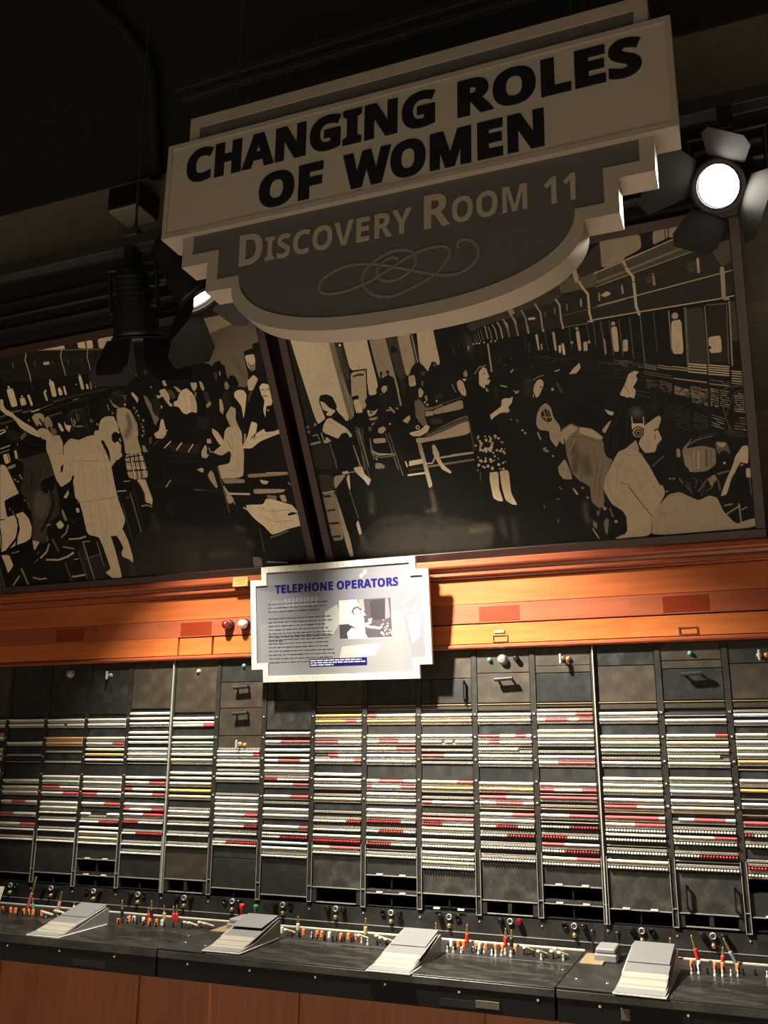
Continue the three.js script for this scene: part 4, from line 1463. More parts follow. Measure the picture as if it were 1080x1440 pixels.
[130,-5.7,1057,197,1111,151,1144,100,1044,234],
[-95,4.1,1047,178,1041,129,1053,105],
[125,0,1066,112,1079,97,1074,75,1062,88],
[125,0,1102,98,1122,113,1108,49,1101,66],
[120,0,1080,148,1095,143,1084,119],
[110,10.2,1127,154,1140,136],
[150,4.7,1060,79,1077,41],
[125,3.7,947,202,958,202],
[110,4.3,899,182,899,173],
[110,4.2,942,127,941,113],
[130,4.7,964,245,971,236],
[140,0,928,398,938,397,937,378,928,382],
[170,-3.6,941,382,957,362],
[20,0,1137,384,1189,501,1209,537,1254,520,1305,513,1344,497,1346,464,1330,455,1281,434,1254,387,1204,359,1158,334,1136,356],
[-100,0,1229,485,1257,503,1286,483,1279,462,1247,460],
[-62,0,1294,509,1340,508,1344,491,1306,475],
[168,0,1280,433,1330,462,1337,449,1321,412,1332,378,1316,364,1304,335,1270,336,1252,371,1272,407],
[45,4.6,1310,411,1327,417],
[90,3.6,1311,359,1322,359],
[130,0,1312,408,1312,380,1306,381],
[155,0,1221,369,1249,388,1253,341,1198,353],
[178,0,1237,445,1281,440,1277,422,1237,422],
[170,4.1,1241,467,1241,444],
[170,4.1,1279,462,1279,442],
[30,-20.7,1255,411],
[165,-17.1,1255,411],
[70,-13.4,1256,410],
[150,-8.8,1256,410],
[30,-5.7,1256,409],
[162,0,1181,351,1209,359,1255,342,1276,295,1304,257,1323,187,1293,138,1271,99,1255,35,1126,34,1178,54,1182,119,1137,165,1115,220,1127,265],
[28,3.1,1247,388,1256,345,1268,318],
[90,2.7,1203,222,1243,149,1270,105],
[130,3.2,1178,237,1209,227],
[28,0,1270,335,1303,334,1330,311,1326,232,1309,211,1280,288],
[130,3.1,1290,286,1331,319],
[28,0,1353,235,1406,352,1450,391,1491,400,1553,379,1587,341,1572,313,1535,287,1532,238,1504,201,1480,164,1427,149,1388,173,1373,227],
[138,0,1391,334,1428,372,1436,348,1475,334,1498,324,1495,270,1462,250,1416,250,1394,280],
[150,9.1,1411,301,1412,257],
[165,6.0,1443,320,1438,265],
[110,7.0,1469,322,1464,268],
[34,0,1404,336,1428,370,1490,392,1527,364,1500,334,1450,340],
[112,0,1500,351,1535,342,1544,303,1511,289,1499,324],
[160,0,1501,346,1535,341,1524,327,1509,329],
[35,-14.8,1522,300],
[170,-4.4,1521,272],
[142,0,1464,223,1486,237,1495,220,1472,193],
[110,6.1,1430,182,1464,223],
[95,6.1,1392,208,1409,178],
[110,5.6,1373,233,1382,215],
[120,6.0,1496,236,1532,243],
[110,6.0,1496,214,1499,180],
[150,12.2,1379,333,1379,314],
[70,0,1529,381,1578,380,1605,358,1576,353,1542,363],
[155,0,1290,138,1332,181,1369,186,1403,164,1427,149,1464,164,1488,153,1504,100,1541,56,1602,71,1600,35,1257,35,1271,99],
[172,0,1583,325,1600,323,1596,264,1567,255,1540,220,1519,161,1498,157,1524,217,1548,264,1556,290],
[170,0,1586,246,1601,246,1602,213,1585,214],
[25,4.9,1556,241,1573,266,1602,255],
[14,0,1553,208,1575,230,1602,192,1597,148,1556,117,1537,131],
[20,0,1488,153,1537,137,1586,115,1597,75,1545,54,1531,64,1505,106],
[140,6.0,1514,93,1556,117],
[140,5.5,1554,124,1556,55],
[130,5.0,1554,100,1579,111],
[140,6.0,1509,123,1532,126],
[115,3.9,1595,214,1596,153],
[95,3.9,1548,378,1535,455,1531,514,1552,527,1607,524],
[88,3.9,1556,377,1537,423,1570,503,1606,513],
[16,0,1108,174,1137,165,1176,132,1181,72,1167,45,1136,69,1117,137],
[150,-6.0,1112,150,1144,99],
[110,7.6,1129,148,1136,118],
[95,4.4,1084,140,1096,151],
[125,0,1101,103,1117,119,1107,55,1101,73],
[130,-4.6,1343,236,1355,235,1327,192],
[144,2.7,1131,253,1140,194,1168,156],
[146,2.6,1200,326,1173,283,1161,227],
[144,2.6,1191,345,1222,332,1261,333],
[152,3.1,1264,284,1278,226,1305,177],
[151,3.2,1231,277,1244,206],
[148,3.1,1312,148,1291,97,1279,40],
[152,3.6,1386,152,1385,94,1374,37],
[152,3.5,1457,145,1474,103,1478,40],
[144,2.6,1326,175,1368,177,1407,158],
[100,3.0,1415,234,1429,221,1421,194],
[95,3.0,1439,220,1452,202,1439,169],
[110,3.0,1455,179,1477,194,1484,215],
[90,3.1,1383,226,1402,213,1405,184],
[144,2.5,1410,346,1447,363,1493,369],
[100,2.5,1421,356,1458,373,1509,378],
[160,2.5,1402,314,1401,275],
[165,2.5,1428,322,1423,261],
[144,2.5,1454,330,1451,264],
[110,2.5,1484,321,1478,272],
[60,2.6,1180,475,1158,422,1145,366],
[60,2.6,1215,503,1181,441,1163,353],
[70,2.6,1247,504,1227,468,1214,403],
[62,2.6,1279,508,1308,491,1331,466],
[55,2.6,1188,406,1172,363,1175,340],
[148,2.1,1282,395,1288,361,1275,340],
[55,2.0,1030,511,1058,529,1105,543],
[50,2.0,1052,487,1092,519,1143,522],
[50,2.0,1096,471,1140,497,1168,482],
[105,2.5,1028,421,1069,421,1116,394],
[105,2.5,1099,375,1105,304,1084,224],
[100,2.5,1045,360,1053,304,1043,267],
[108,2.5,1129,328,1110,266,1096,196],
[126,2.4,1229,577,1241,555],
[130,1.9,1252,604,1268,597],
[45,1.5,706,649,717,601,705,548],
[42,1.5,750,612,754,565,733,510],
[40,1.5,731,637,731,568],
[166,2.2,731,320,727,266,734,224],
[166,2.2,772,325,771,262,780,206],
[154,1.7,132,593,155,574,176,550],
[166,1.7,64,906,79,784,86,640],
[168,1.7,153,912,168,751,196,601],
[40,1.7,150,512,166,464,170,405],
[42,1.7,188,524,200,460],
[92,2.5,1186,939,1279,953],
[85,2.5,1202,900,1335,917,1464,939],
[60,2.0,1316,839,1435,839,1551,844],
[95,2.0,1187,944,1342,976,1501,1015]
];
// ------------------------------------------------------------------ the room
structure('floor', box(-6, 9, -0.12, 0, -0.95, 8.2), M.floor);
structure('ceiling', box(-6.1, 9.1, 5.6, 5.72, -0.95, 8.3), M.ceiling);
structure('wall_back', box(-6, 9, 0, 5.6, -0.95, -0.8), M.wall);
structure('wall_left', box(-6.15, -6, 0, 5.6, -0.95, 8.2), M.wall);
structure('wall_right', box(9, 9.15, 0, 5.6, -0.95, 8.2), M.wall);
structure('wall_front', box(-6, 9, 0, 5.6, 8.2, 8.35), M.wall);
structure('trim_1', box(-6, 9, 4.12, 5.6, -0.8, 0.3), M.soffit);          // black bulkhead under the ceiling
structure('trim_2', box(-6, 9, 3.0, 4.12, -0.8, 0.28), M.wall);           // upper wall that the photographs lean out from

// ------------------------------------------------------------------ switchboard
const PITCH = 0.22, TOP = 1.905, SEAT = 0.985, SHELF = 0.9;
const COLS = { w: [0.82, 0.8, 0.74], r: [0.62, 0.09, 0.095], y: [0.74, 0.5, 0.16], c: [0.8, 0.72, 0.5], g: [0.5, 0.68, 0.5], o: [0.72, 0.4, 0.16], v: [0.68, 0.72, 0.82], k: [0.78, 0.55, 0.6], d: [0.02, 0.02, 0.02] };
const HALF = 0.098;
function parseSegs(s) { const out = []; for (const m of s.matchAll(/([a-z])(\d*)/g)) out.push([m[1], m[2] ? +m[2] : 100]); const t = out.reduce((a, b) => a + b[1], 0); let x = 0; return out.map(([k, n]) => { const a = x / t; x += n; return [k, a, x / t]; }); }
const stripCache = new Map();
// paper labels behind a half-round clear holder, one geometry per colour pattern
function labelGeo(spec) {
  if (stripCache.has('L' + spec)) return stripCache.get('L' + spec);
  const parts = [];
  for (const [k, a, b] of parseSegs(spec)) {
    const x0 = -HALF + a * 2 * HALF, x1 = -HALF + b * 2 * HALF, d = k === 'd' ? 0.004 : 0.011;
    const s = new THREE.Shape(); s.moveTo(0, -0.0052); s.quadraticCurveTo(d, -0.004, d, 0); s.quadraticCurveTo(d, 0.004, 0, 0.0052); s.lineTo(0, -0.0052);
    const g = new THREE.ExtrudeGeometry(s, { depth: x1 - x0 - (b < 1 ? 0.0006 : 0), bevelEnabled: false, curveSegments: 3 }); g.rotateY(-Math.PI / 2); g.translate(x1, 0, 0); // runs along x, bulges towards +z
    const q = flat(g); parts.push(paint(q, COLS[k]));
  }
  const g = mergeGeometries(parts, false); stripCache.set('L' + spec, g); return g;
}
const jackGeo = (() => {
  const parts = [paint(box(-HALF, HALF, -0.0042, 0.0042, 0, 0.005), [0.27, 0.25, 0.21])];
  for (let i = 0; i < 20; i++) {
    const x = -HALF + (i + 0.5) * 2 * HALF / 20;
    const ring = cyl(0.0034, 0.0034, 0.003, 8, true); ring.rotateX(Math.PI / 2); ring.translate(x, 0, 0.006); parts.push(paint(ring, [0.56, 0.52, 0.44]));
    const face = flat(new THREE.RingGeometry(0.0025, 0.0034, 8)); face.translate(x, 0, 0.0075); parts.push(paint(face, [0.56, 0.52, 0.44]));
    const hole = flat(new THREE.CircleGeometry(0.0029, 8)); hole.translate(x, 0, 0.0054); parts.push(paint(hole, [0.008, 0.008, 0.008]));
  }
  return mergeGeometries(parts, false);
})();
function pegGeo(spec) {
  if (stripCache.has('P' + spec)) return stripCache.get('P' + spec);
  const segs = parseSegs(spec), parts = [paint(box(-HALF, HALF, -0.006, 0.006, 0, 0.004), [0.02, 0.018, 0.016])];
  for (let i = 0; i < 20; i++) {
    const f = (i + 0.5) / 20, k = segs.find(([, a, b]) => f >= a && f < b)[0], g = lathe([[0.0001, 0.016], [0.0028, 0.0155], [0.0041, 0.013], [0.0041, 0.009], [0.003, 0.003]], 8);
    g.rotateX(Math.PI / 2); g.translate(-HALF + f * 2 * HALF, 0, 0); parts.push(paint(g, k === 'r' ? [0.42, 0.03, 0.03] : [0.84, 0.81, 0.72]));
  }
  const g = mergeGeometries(parts, false); stripCache.set('P' + spec, g); return g;
}
const thinGeo = rbox(-HALF, HALF, -0.0016, 0.0016, 0, 0.006, 0.0008);
const jackKnob = (() => { const g = lathe([[0.0001, 0.018], [0.0075, 0.018], [0.01, 0.015], [0.01, 0.004], [0.0115, 0]], 14); g.rotateX(Math.PI / 2); return g; })();
const jackRing = (() => { const a = lathe([[0.0105, 0], [0.0105, 0.007], [0.0065, 0.007], [0.0065, 0.001], [0.0001, 0.001]], 14); a.rotateX(Math.PI / 2); return a; })();
const bellGeo = (() => { const g = lathe([[0.0001, 0.012], [0.005, 0.012], [0.0068, 0.008], [0.0088, 0.003], [0.0095, 0]], 12); g.rotateX(Math.PI / 2); return g; })();
const lensGeo = (() => { const g = lathe([[0.0001, 0.012], [0.005, 0.0105], [0.008, 0.006], [0.0085, 0]], 14); g.rotateX(Math.PI / 2); return g; })();
const keyBody = (() => { const a = lathe([[0.0001, 0.03], [0.0035, 0.03], [0.0035, 0.008], [0.008, 0.006], [0.009, 0]], 12); a.rotateX(Math.PI / 2); const b = rbox(-0.004, 0.004, -0.02, 0.016, 0.022, 0.034, 0.003); return [a, b]; })();
const gripH = [rod([-0.034, 0, 0.024], [0.034, 0.004, 0.024], 0.0075, 10), rod([-0.026, 0, 0], [-0.026, 0, 0.022], 0.0045), rod([0.026, 0.003, 0], [0.026, 0.003, 0.022], 0.0045)];
const pocketCache = new Map();
function pocketGeo(w, h) { // an open box let into the face
  const k = w.toFixed(3) + h.toFixed(3); if (pocketCache.has(k)) return pocketCache.get(k);
  const d = 0.12, t = 0.0015, g = [box(-w / 2, w / 2, -h / 2, h / 2, -d - t, -d), box(-w / 2 - t, -w / 2, -h / 2, h / 2, -d, 0.001), box(w / 2, w / 2 + t, -h / 2, h / 2, -d, 0.001), box(-w / 2, w / 2, -h / 2 - t, -h / 2, -d, 0.001), box(-w / 2, w / 2, h / 2, h / 2 + t, -d, 0.001)];
  const q = mergeGeometries(g, false); pocketCache.set(k, q); return q;
}
const clipGeo = rbox(-0.012, 0.012, -0.003, 0.003, 0, 0.008, 0.001);

// blank plates over the top of each panel: [y0, y1, material]
const topPlates = {
  0: [[1.69, TOP, 'brownPanel']], 1: [[1.69, TOP, 'slate']], 2: [[1.69, TOP, 'slate']], 3: [[1.69, TOP, 'slate']], 4: [[1.71, TOP, 'brownPanel']], 5: [[1.692, TOP, 'brownPanel']],
  6: [[1.812, TOP, 'slate'], [1.707, 1.809, 'brownPanel'], [1.597, 1.704, 'brownPanel'], [1.541, 1.594, 'brownPanel']],
  7: [[1.735, TOP, 'slate'], [1.62, 1.732, 'ghost']], 8: [[1.712, TOP, 'brownPanel'], [1.69, 1.709, 'brownPanel']], 9: [[1.712, TOP, 'slateB'], [1.69, 1.707, 'brownPanel']],
  10: [[1.804, TOP, 'brownPanel'], [1.712, 1.801, 'slate'], [1.69, 1.707, 'brownPanel']], 11: [[1.82, TOP, 'brownPanel'], [1.712, 1.817, 'brownPanel'], [1.684, 1.703, 'brownPanel']],
  12: [[1.84, TOP, 'brownPanel'], [1.815, 1.838, 'brownPanel'], [1.712, 1.812, 'slateB'], [1.694, 1.703, 'brownPanel']], 13: [[1.834, TOP, 'slateB'], [1.709, 1.831, 'brownPanel'], [1.684, 1.7, 'brownPanel']],
  14: [[1.846, TOP, 'brownPanel'], [1.818, 1.843, 'brownPanel'], [1.712, 1.815, 'slateB'], [1.684, 1.7, 'brownPanel']], 15: [[1.83, TOP, 'slate'], [1.712, 1.827, 'brownPanel'], [1.684, 1.7, 'brownPanel']], 16: [[1.712, TOP, 'brownPanel'], [1.684, 1.7, 'brownPanel']],
};
const hardware = {
  2: [['dial', 0.11, 1.868]], 3: [['key', 0.11, 1.855]], 5: [['white_lens', 0.12, 1.861]], 6: [['green_lens', 0.118, 1.877], ['grip', 0.119, 1.786], ['grip', 0.12, 1.682], ['key', 0.113, 1.563], ['red_lens', 0.136, 1.56]],
  7: [['bar', 0.047, 1.77], ['bar', 0.18, 1.768]], 10: [['bar', 0.047, 1.76], ['bar', 0.18, 1.758]], 11: [['green_lens', 0.061, 1.868], ['dial', 0.111, 1.868], ['black_knob', 0.163, 1.868], ['grip', 0.117, 1.793]],
  12: [['key', 0.109, 1.863], ['orange_lens', 0.133, 1.863]], 14: [['green_lens', 0.11, 1.868], ['grip', 0.111, 1.795], ['bar', 0.038, 1.087], ['bar', 0.185, 1.088]], 15: [['key', 0.109, 1.854], ['orange_lens', 0.132, 1.854]],
};
const SECTIONS = [
  { from: 0, to: 5, label: 'shaded switchboard section of five jack panels at the dark end of the hood' },
  { from: 5, to: 13, label: 'brightly lit switchboard section of eight jack panels between two bright metal strips' },
  { from: 13, to: 17, label: 'switchboard section with numbered uprights and a green lamp above one black grip' },
];
const plateTex = (txt) => canvasTex(64, 64, (c) => { c.fillStyle = '#2c2a25'; c.fillRect(0, 0, 64, 64); c.fillStyle = '#ece8dc'; if (!txt) c.fillRect(20, 22, 24, 20); c.font = 'bold 40px sans-serif'; c.textAlign = 'center'; c.textBaseline = 'middle'; if (txt) c.fillText(txt, 32, 34); });
const plateMats = { T1: std({ map: plateTex('T1'), roughness: 0.6 }), T2: std({ map: plateTex('T2'), roughness: 0.6 }), T8: std({ map: plateTex('T8'), roughness: 0.6 }), '': std({ map: plateTex(''), roughness: 0.6 }) };
const plateGeo = new THREE.BoxGeometry(0.0125, 0.0125, 0.002);
const byCol = new Map(PANELS.map((p) => [p[0], p]));
for (const S of SECTIONS) {
  const x0 = S.from * PITCH, t = thing('switchboard_section', S.label, 'switchboard', [x0, 0, 0], 'switchboard sections standing side by side');
  const W = (S.to - S.from) * PITCH;
  mesh('cabinet', box(-0.009, W - 0.011, 0.0, TOP, -0.62, -0.15), M.baseBlack, t);
  mesh('base_plate', [box(-0.009, W - 0.011, SHELF - 0.02, SEAT, -0.148, 0.004)], M.baseBlack, t);
  mesh('base_seam', [box(-0.009, W - 0.011, 0.924, 0.927, 0.004, 0.0055)], M.trim, t);
  for (let c = S.from; c < S.to; c++) {
    const px = (c - S.from) * PITCH + PITCH / 2, [, rows, ops] = byCol.get(c);
    // backing with the pockets left open
    const cuts = ops.map(([a, b]) => [b / 1000, a / 1000]).sort((a, b) => a[0] - b[0]); const back = []; let y = SEAT;
    for (const [b, a] of cuts) { if (b > y) back.push(box(-0.1, 0.1, y, b, -0.146, -0.004)); y = a; }
    back.push(box(-0.1, 0.1, y, TOP, -0.146, -0.004));
    const P = mesh('jack_panel', back, M.slate, t, [px, 0, 0]);
    for (const [a, b, m] of topPlates[c]) mesh('blank_plate', rbox(-0.0985, 0.0985, a, b, -0.003, 0.003, 0.0012), M[m], P);
    if (c >= 8) mesh('brass_strip', box(-0.0985, 0.0985, 1.7045, 1.7075, -0.003, 0.006), M.brassDull, P);
    for (const [ym, kind, spec] of rows) {
      const yy = ym / 1000;
      if (kind === 'L') mesh('designation_strip', labelGeo(spec), M.vc, P, [0, yy, 0.001]);
      else if (kind === 'J') mesh('jack_strip', jackGeo, M.vc, P, [0, yy, 0]);
      else if (kind === 'P') { mesh('peg_strip', pegGeo(spec), M.vcGloss, P, [0, yy, 0]); if (!rows.some(([q, k]) => k !== 'P' && Math.abs(q - ym - 10) < 8) && !rows.some(([q, k]) => k === 'P' && q > ym && q - ym < 18)) mesh('jack_strip', jackGeo, M.vc, P, [0, yy + 0.0105, 0]); }
      else mesh('holder_strip', thinGeo, kind === 'B' ? M.brassDull : M.trim, P, [0, yy, 0]);
    }
    // plates in the gaps between rows
    const lo = Math.max(...ops.map((o) => o[0])) / 1000, last = Math.min(...rows.map((r) => r[0])) / 1000 - 0.012;
    const ys = rows.map((r) => r[0] / 1000).concat(topPlates[c].map((q) => q[0])).sort((a, b) => b - a);
    for (let i = 0; i + 1 < ys.length; i++) if (ys[i] - ys[i + 1] > 0.026 && ys[i] < 1.69) mesh('blank_plate', rbox(-0.0985, 0.0985, ys[i + 1] + 0.007, ys[i] - 0.008, -0.003, 0.002, 0.0012), [M.slate, M.slateB][(c + i) % 2], P);
    const ghost = [8, 10, 11, 13, 14].includes(c);
    if (c === 6) { mesh('blank_plate', rbox(-0.0985, 0.0985, 1.13, last, -0.003, 0.003, 0.0012), M.slate, P); mesh('blank_plate', rbox(-0.0985, 0.0985, lo + 0.004, 1.127, -0.003, 0.003, 0.0012), M.slate, P); } else mesh('blank_plate', rbox(-0.0985, 0.0985, lo + 0.004, last, -0.003, 0.003, 0.0012), ghost ? M.ghost : c === 5 ? M.brownPanel : M.slate, P);
    if (ops.length > 1 && c !== 15) { /* narrow shelf between pockets */ mesh('pocket_shelf', rbox(-0.099, 0.099, ops[1][0] / 1000 + 0.002, ops[0][1] / 1000 - 0.002, -0.1, 0.006, 0.001), M.stile, P); }
    if (c === 15) mesh('blank_plate', rbox(-0.0985, 0.0985, ops[1][0] / 1000 + 0.004, ops[0][1] / 1000 - 0.003, -0.003, 0.003, 0.0012), M.slate, P);
    for (const [a, b, k] of ops) {
      const ya = a / 1000, yb = b / 1000, ym = (ya + yb) / 2, h = ya - yb;
      const xs = k === 1 ? [[0, 0.16]] : k === 'F' ? [[-0.044, 0.072], [0.044, 0.072]] : [[-0.0495, 0.095], [0.0495, 0.095]];
      for (const [ox, w] of xs) mesh('ticket_pocket', pocketGeo(w, h), M.voidBlack, P, [ox, ym, 0]);
      if (k === 'F') for (const [u, v] of [[-0.099, -0.0815], [-0.0065, 0.0065], [0.0815, 0.099]]) mesh('pocket_post', box(u, v, yb - 0.004, ya + 0.006, -0.1, 0.005), M.stile, P);
      if (k === 1) for (const [u, v] of [[-0.099, -0.082], [0.082, 0.099]]) mesh('pocket_post', box(u, v, yb - 0.004, ya + 0.006, -0.1, 0.005), M.stile, P);
      mesh('pocket_lip', box(-0.098, 0.098, ya + 0.001, ya + 0.004, 0, 0.008), M.trim, P);
      if (k !== 2) mesh('pocket_lip', box(k === 1 ? -0.08 : -0.08, 0.08, yb - 0.003, yb, 0, 0.007), M.trim, P);
      else if (ops.length > 1 || c === 10 || c === 13) for (const cx of [-0.045, 0.045]) mesh('card_clip', clipGeo, M.paper, P, [cx, (c === 10 ? yb - 0.004 : ya + 0.006), 0.004]);
    }
    for (const [k, hx, hy] of hardware[c] || []) {
      const at = [hx - 0.11, hy, 0.003];
      if (k === 'grip') mesh('handle', gripH, M.rubber, P, at);
      else if (k === 'bar') mesh('handle', [rod([0, -0.036, 0.014], [0, 0.036, 0.014], 0.0045), rod([0, -0.033, 0], [0, -0.033, 0.014], 0.004), rod([0, 0.033, 0], [0, 0.033, 0.014], 0.004)], M.rubber, P, at);
      else if (k === 'key') mesh('turn_key', keyBody, M.metal, P, at);
      else if (k === 'dial') { const d = lathe([[0.0001, 0.02], [0.012, 0.019], [0.0165, 0.014], [0.018, 0.003], [0.021, 0]], 18); d.rotateX(Math.PI / 2); mesh('dial', d, M.dial, P, at); }
      else if (k === 'black_knob') mesh('knob', jackKnob, M.blackGloss, P, at);
      else mesh('indicator_lens', lensGeo, { green_lens: M.tealLens, white_lens: M.whiteLens, red_lens: M.orangeLens, orange_lens: M.orangeLens }[k], P, at);
    }
    // three sockets and a bell-shaped lamp cap under every panel
    const kinds = [[2, 6, 9].includes(c % 13) ? 0 : 1, c % 4 === 3 ? 0 : 1, c % 3 === 0 ? 1 : 0];
    [-0.032, 0, 0.032].forEach((ox, i) => { const r = mesh('socket', i === 1 ? jackRing : (c + i) % 3 ? jackKnob : jackRing, (c === 11 && i === 2) ? M.darkRedLens : i === 1 ? M.trim : M.blackGloss, P, [ox, 0.9725, 0.004]); r.userData.label = 'round jack socket'; });
    if (c !== 11) mesh('lamp_cap', bellGeo, M.brass, P, [0, 0.9435, 0.004]);
  }
  // uprights
  for (let c = S.from; c <= S.to; c++) {
    if (c === S.to && S.to < 17) continue;
    const ux = (c - S.from) * PITCH, bright = c === 5 || c === 13, low = c % 2 ? 0.985 : 0.99;
    const s = mesh('upright', [box(-0.0098, 0.0098, low, TOP, -0.148, 0.006)], M.stile, t, [ux, 0, 0]);
    if (bright) mesh('metal_edge', rbox(-0.0022, 0.0022, low, TOP, 0.006, 0.014, 0.0008), M.metal, s);
    mesh('channel_edge', rbox(-0.0098, -0.0074, low, 1.2, 0.006, 0.0105, 0.0006), M.trim, s); mesh('channel_edge', rbox(0.0074, 0.0098, low, 1.2, 0.006, 0.0105, 0.0006), M.trim, s);
    mesh('channel_edge', box(-0.0098, 0.0098, low, low + 0.0025, 0.006, 0.0105), M.trim, s); mesh('channel_edge', box(-0.0098, 0.0098, 1.045, 1.0475, 0.006, 0.0105), M.trim, s);
    [1.671, 1.59, 1.51, 1.437, 1.365].forEach((py, i) => { const txt = i === 0 ? (c === 14 ? 'T1' : c === 15 ? 'T2' : '') : i === 4 && c === 14 ? 'T8' : ''; const q = mesh('number_plate', plateGeo, plateMats[txt], s, [0, py, 0.0072]); });
    if (c > S.from || c === 5 || c === 13) { const q = mesh('screw', cyl(0.003, 0.003, 0.003, 8), M.metal, s, [0, 0.965, 0.0052]); q.rotation.x = Math.PI / 2; }
  }
}

// ------------------------------------------------------------------ key shelves
const capGeo = lathe([[0.0001, 0.02], [0.005, 0.019], [0.0065, 0.015], [0.0065, 0.002], [0.0075, 0]], 10);
const stubGeo = lathe([[0.0001, 0.018], [0.0025, 0.0175], [0.003, 0.012], [0.0022, 0.008], [0.004, 0.006], [0.0045, 0]], 8);
const leverGeo = (() => { const g = rbox(-0.007, 0.007, -0.005, 0.005, -0.024, 0.024, 0.004); g.rotateX(-0.35); g.translate(0, 0.014, 0); const s = cyl(0.003, 0.003, 0.016, 8); s.translate(0, 0.004, 0.006); return mergeGeometries([g, flat(s)], false); })();
const SHELVES = [
  { x0: -0.2, x1: 1.469, label: 'black key shelf with red and green plugs at the shaded end of the switchboard' },
  { x0: 1.469, x1: 2.79, label: 'black key shelf with orange lamp caps and cream keys between two timing stamps' },
  { x0: 2.79, x1: 3.76, label: 'black key shelf with a timing stamp and two dark levers at its end' },
];
SHELVES.forEach((S, i) => {
  const t = thing('key_shelf', S.label, 'key shelf', [S.x0, 0, 0], 'key shelves along the switchboard'), W = S.x1 - S.x0, stamp = i > 0 ? 0.172 : 0;
  mesh('shelf_board', [rbox(0.002, W - 0.002, SHELF - 0.022, SHELF, 0.247, 0.548, 0.003), box(0.002, W - 0.002, SHELF - 0.03, SHELF - 0.004, 0.006, 0.247)], M.shelf, t);
  mesh('apron', [rbox(0.003, W - 0.003, 0.818, SHELF - 0.02, 0.515, 0.545, 0.003), box(0.003, W - 0.003, 0.812, 0.83, 0.3, 0.515)], M.apron, t);
  mesh('key_plate', rbox(stamp + 0.003, W - 0.003, SHELF - 0.004, SHELF + 0.0035, 0.04, 0.243, 0.002), M.baseBlack, t);
  mesh('rail', rbox(stamp + 0.003, W - 0.003, SHELF, SHELF + 0.0075, 0.026, 0.038, 0.002), M.paperB, t);
  mesh('plate_edge', box(stamp + 0.003, W - 0.003, SHELF, SHELF + 0.0025, 0.243, 0.2465), M.voidBlack, t);
  // hinged writing boards, scratched, with bright screws
  const n = Math.round((W - stamp) / 0.62);
  for (let k = 0; k < n; k++) { const a = stamp + (W - stamp) * k / n, b = stamp + (W - stamp) * (k + 1) / n; mesh('writing_board', rbox(a + 0.003, b - 0.003, SHELF, SHELF + 0.004, 0.25, 0.545, 0.0015), M.shelf, t); mesh('screw', cyl(0.004, 0.004, 0.002, 8), M.metal, t, [a + 0.02, SHELF + 0.005, 0.33]); mesh('screw', cyl(0.004, 0.004, 0.002, 8), M.metal, t, [b - 0.02, SHELF + 0.005, 0.33]); }
  for (let x = 0.12; x < W; x += 0.23) { const q = mesh('screw', cyl(0.0035, 0.0035, 0.002, 8), M.metal, t, [x, 0.868, 0.546]); q.rotation.x = Math.PI / 2; }
  mesh('apron_slot', [box(W - 0.34, W - 0.2, 0.828, 0.848, 0.5452, 0.5475)], M.voidBlack, t);
  if (i === 2) mesh('card_holder', [rbox(0.176, 0.2, 0.84, 0.87, 0.5455, 0.549, 0.001)], M.holder, t);
  if (i === 1) mesh('card_holder', [rbox(1.09, 1.16, 0.832, 0.852, 0.5455, 0.549, 0.001)], M.holder, t);
  if (i > 0) {
    mesh('stamp_board', [rbox(0.002, 0.17, SHELF, SHELF + 0.007, 0.03, 0.54, 0.002)], M.baseBlack, t);
    mesh('stamp_tray', [rbox(0.014, 0.085, SHELF + 0.007, SHELF + 0.012, 0.1, 0.245, 0.001)], M.brassDull, t);
    mesh('timing_stamp', [rbox(0.052, 0.122, SHELF + 0.007, SHELF + 0.03, 0.09, 0.2, 0.004), rbox(0.056, 0.118, SHELF + 0.03, SHELF + 0.046, 0.085, 0.19, 0.006)], M.greySheet, t);
    for (const [lx, m] of i === 2 ? [[0.032, M.blackGloss], [0.113, M.blackGloss]] : [[0.046, M.red], [0.106, M.green]]) { const h = lathe([[0.0001, 0.076], [0.009, 0.074], [0.0105, 0.066], [0.007, 0.052], [0.0035, 0.045], [0.003, 0]], 12); mesh('lever', h, m, t, [lx, SHELF + 0.005, 0.08]); }
    for (const [sx, sz] of [[0.04, 0.44], [0.13, 0.46]]) mesh('screw', cyl(0.0035, 0.0035, 0.002, 8), M.paper, t, [sx, SHELF + 0.008, sz]);
  }
  const inn = (x) => x > S.x0 && x < S.x1;
  for (const [x, z] of CAPS) if (inn(x)) { const c = mesh('lamp_cap', capGeo, rnd() < 0.22 ? M.paper : M.orangeCap, t, [x - S.x0, SHELF + 0.0035, z]); mesh('socket', stubGeo, M.blackGloss, t, [x - S.x0 + 0.004, SHELF + 0.0035, Math.min(0.232, z + 0.045)]); }
  for (const [x, z] of KEYS) if (inn(x)) { const k = mesh('lever_key', leverGeo, M.cream, t, [x - S.x0, SHELF + 0.0035, z]); k.rotation.y = -0.5; }
  for (const [x, z] of STUBS) if (inn(x)) mesh('lever_key', stubGeo, rnd() < 0.6 ? M.paper : M.metal, t, [x - S.x0, SHELF + 0.0035, Math.min(z, 0.235)]);
  for (let x = stamp + 0.05; x < W - 0.04; x += 0.033) { const wx = x + S.x0; if ([[0.89, 1.06], [1.62, 1.79], [2.2, 2.38], [2.94, 3.12]].some(([a, b]) => wx > a && wx < b)) continue; const k = mesh('lever_key', stubGeo, rnd() < 0.3 ? M.metal : M.blackGloss, t, [x, SHELF + 0.0035, rr(0.17, 0.22)]); }
});

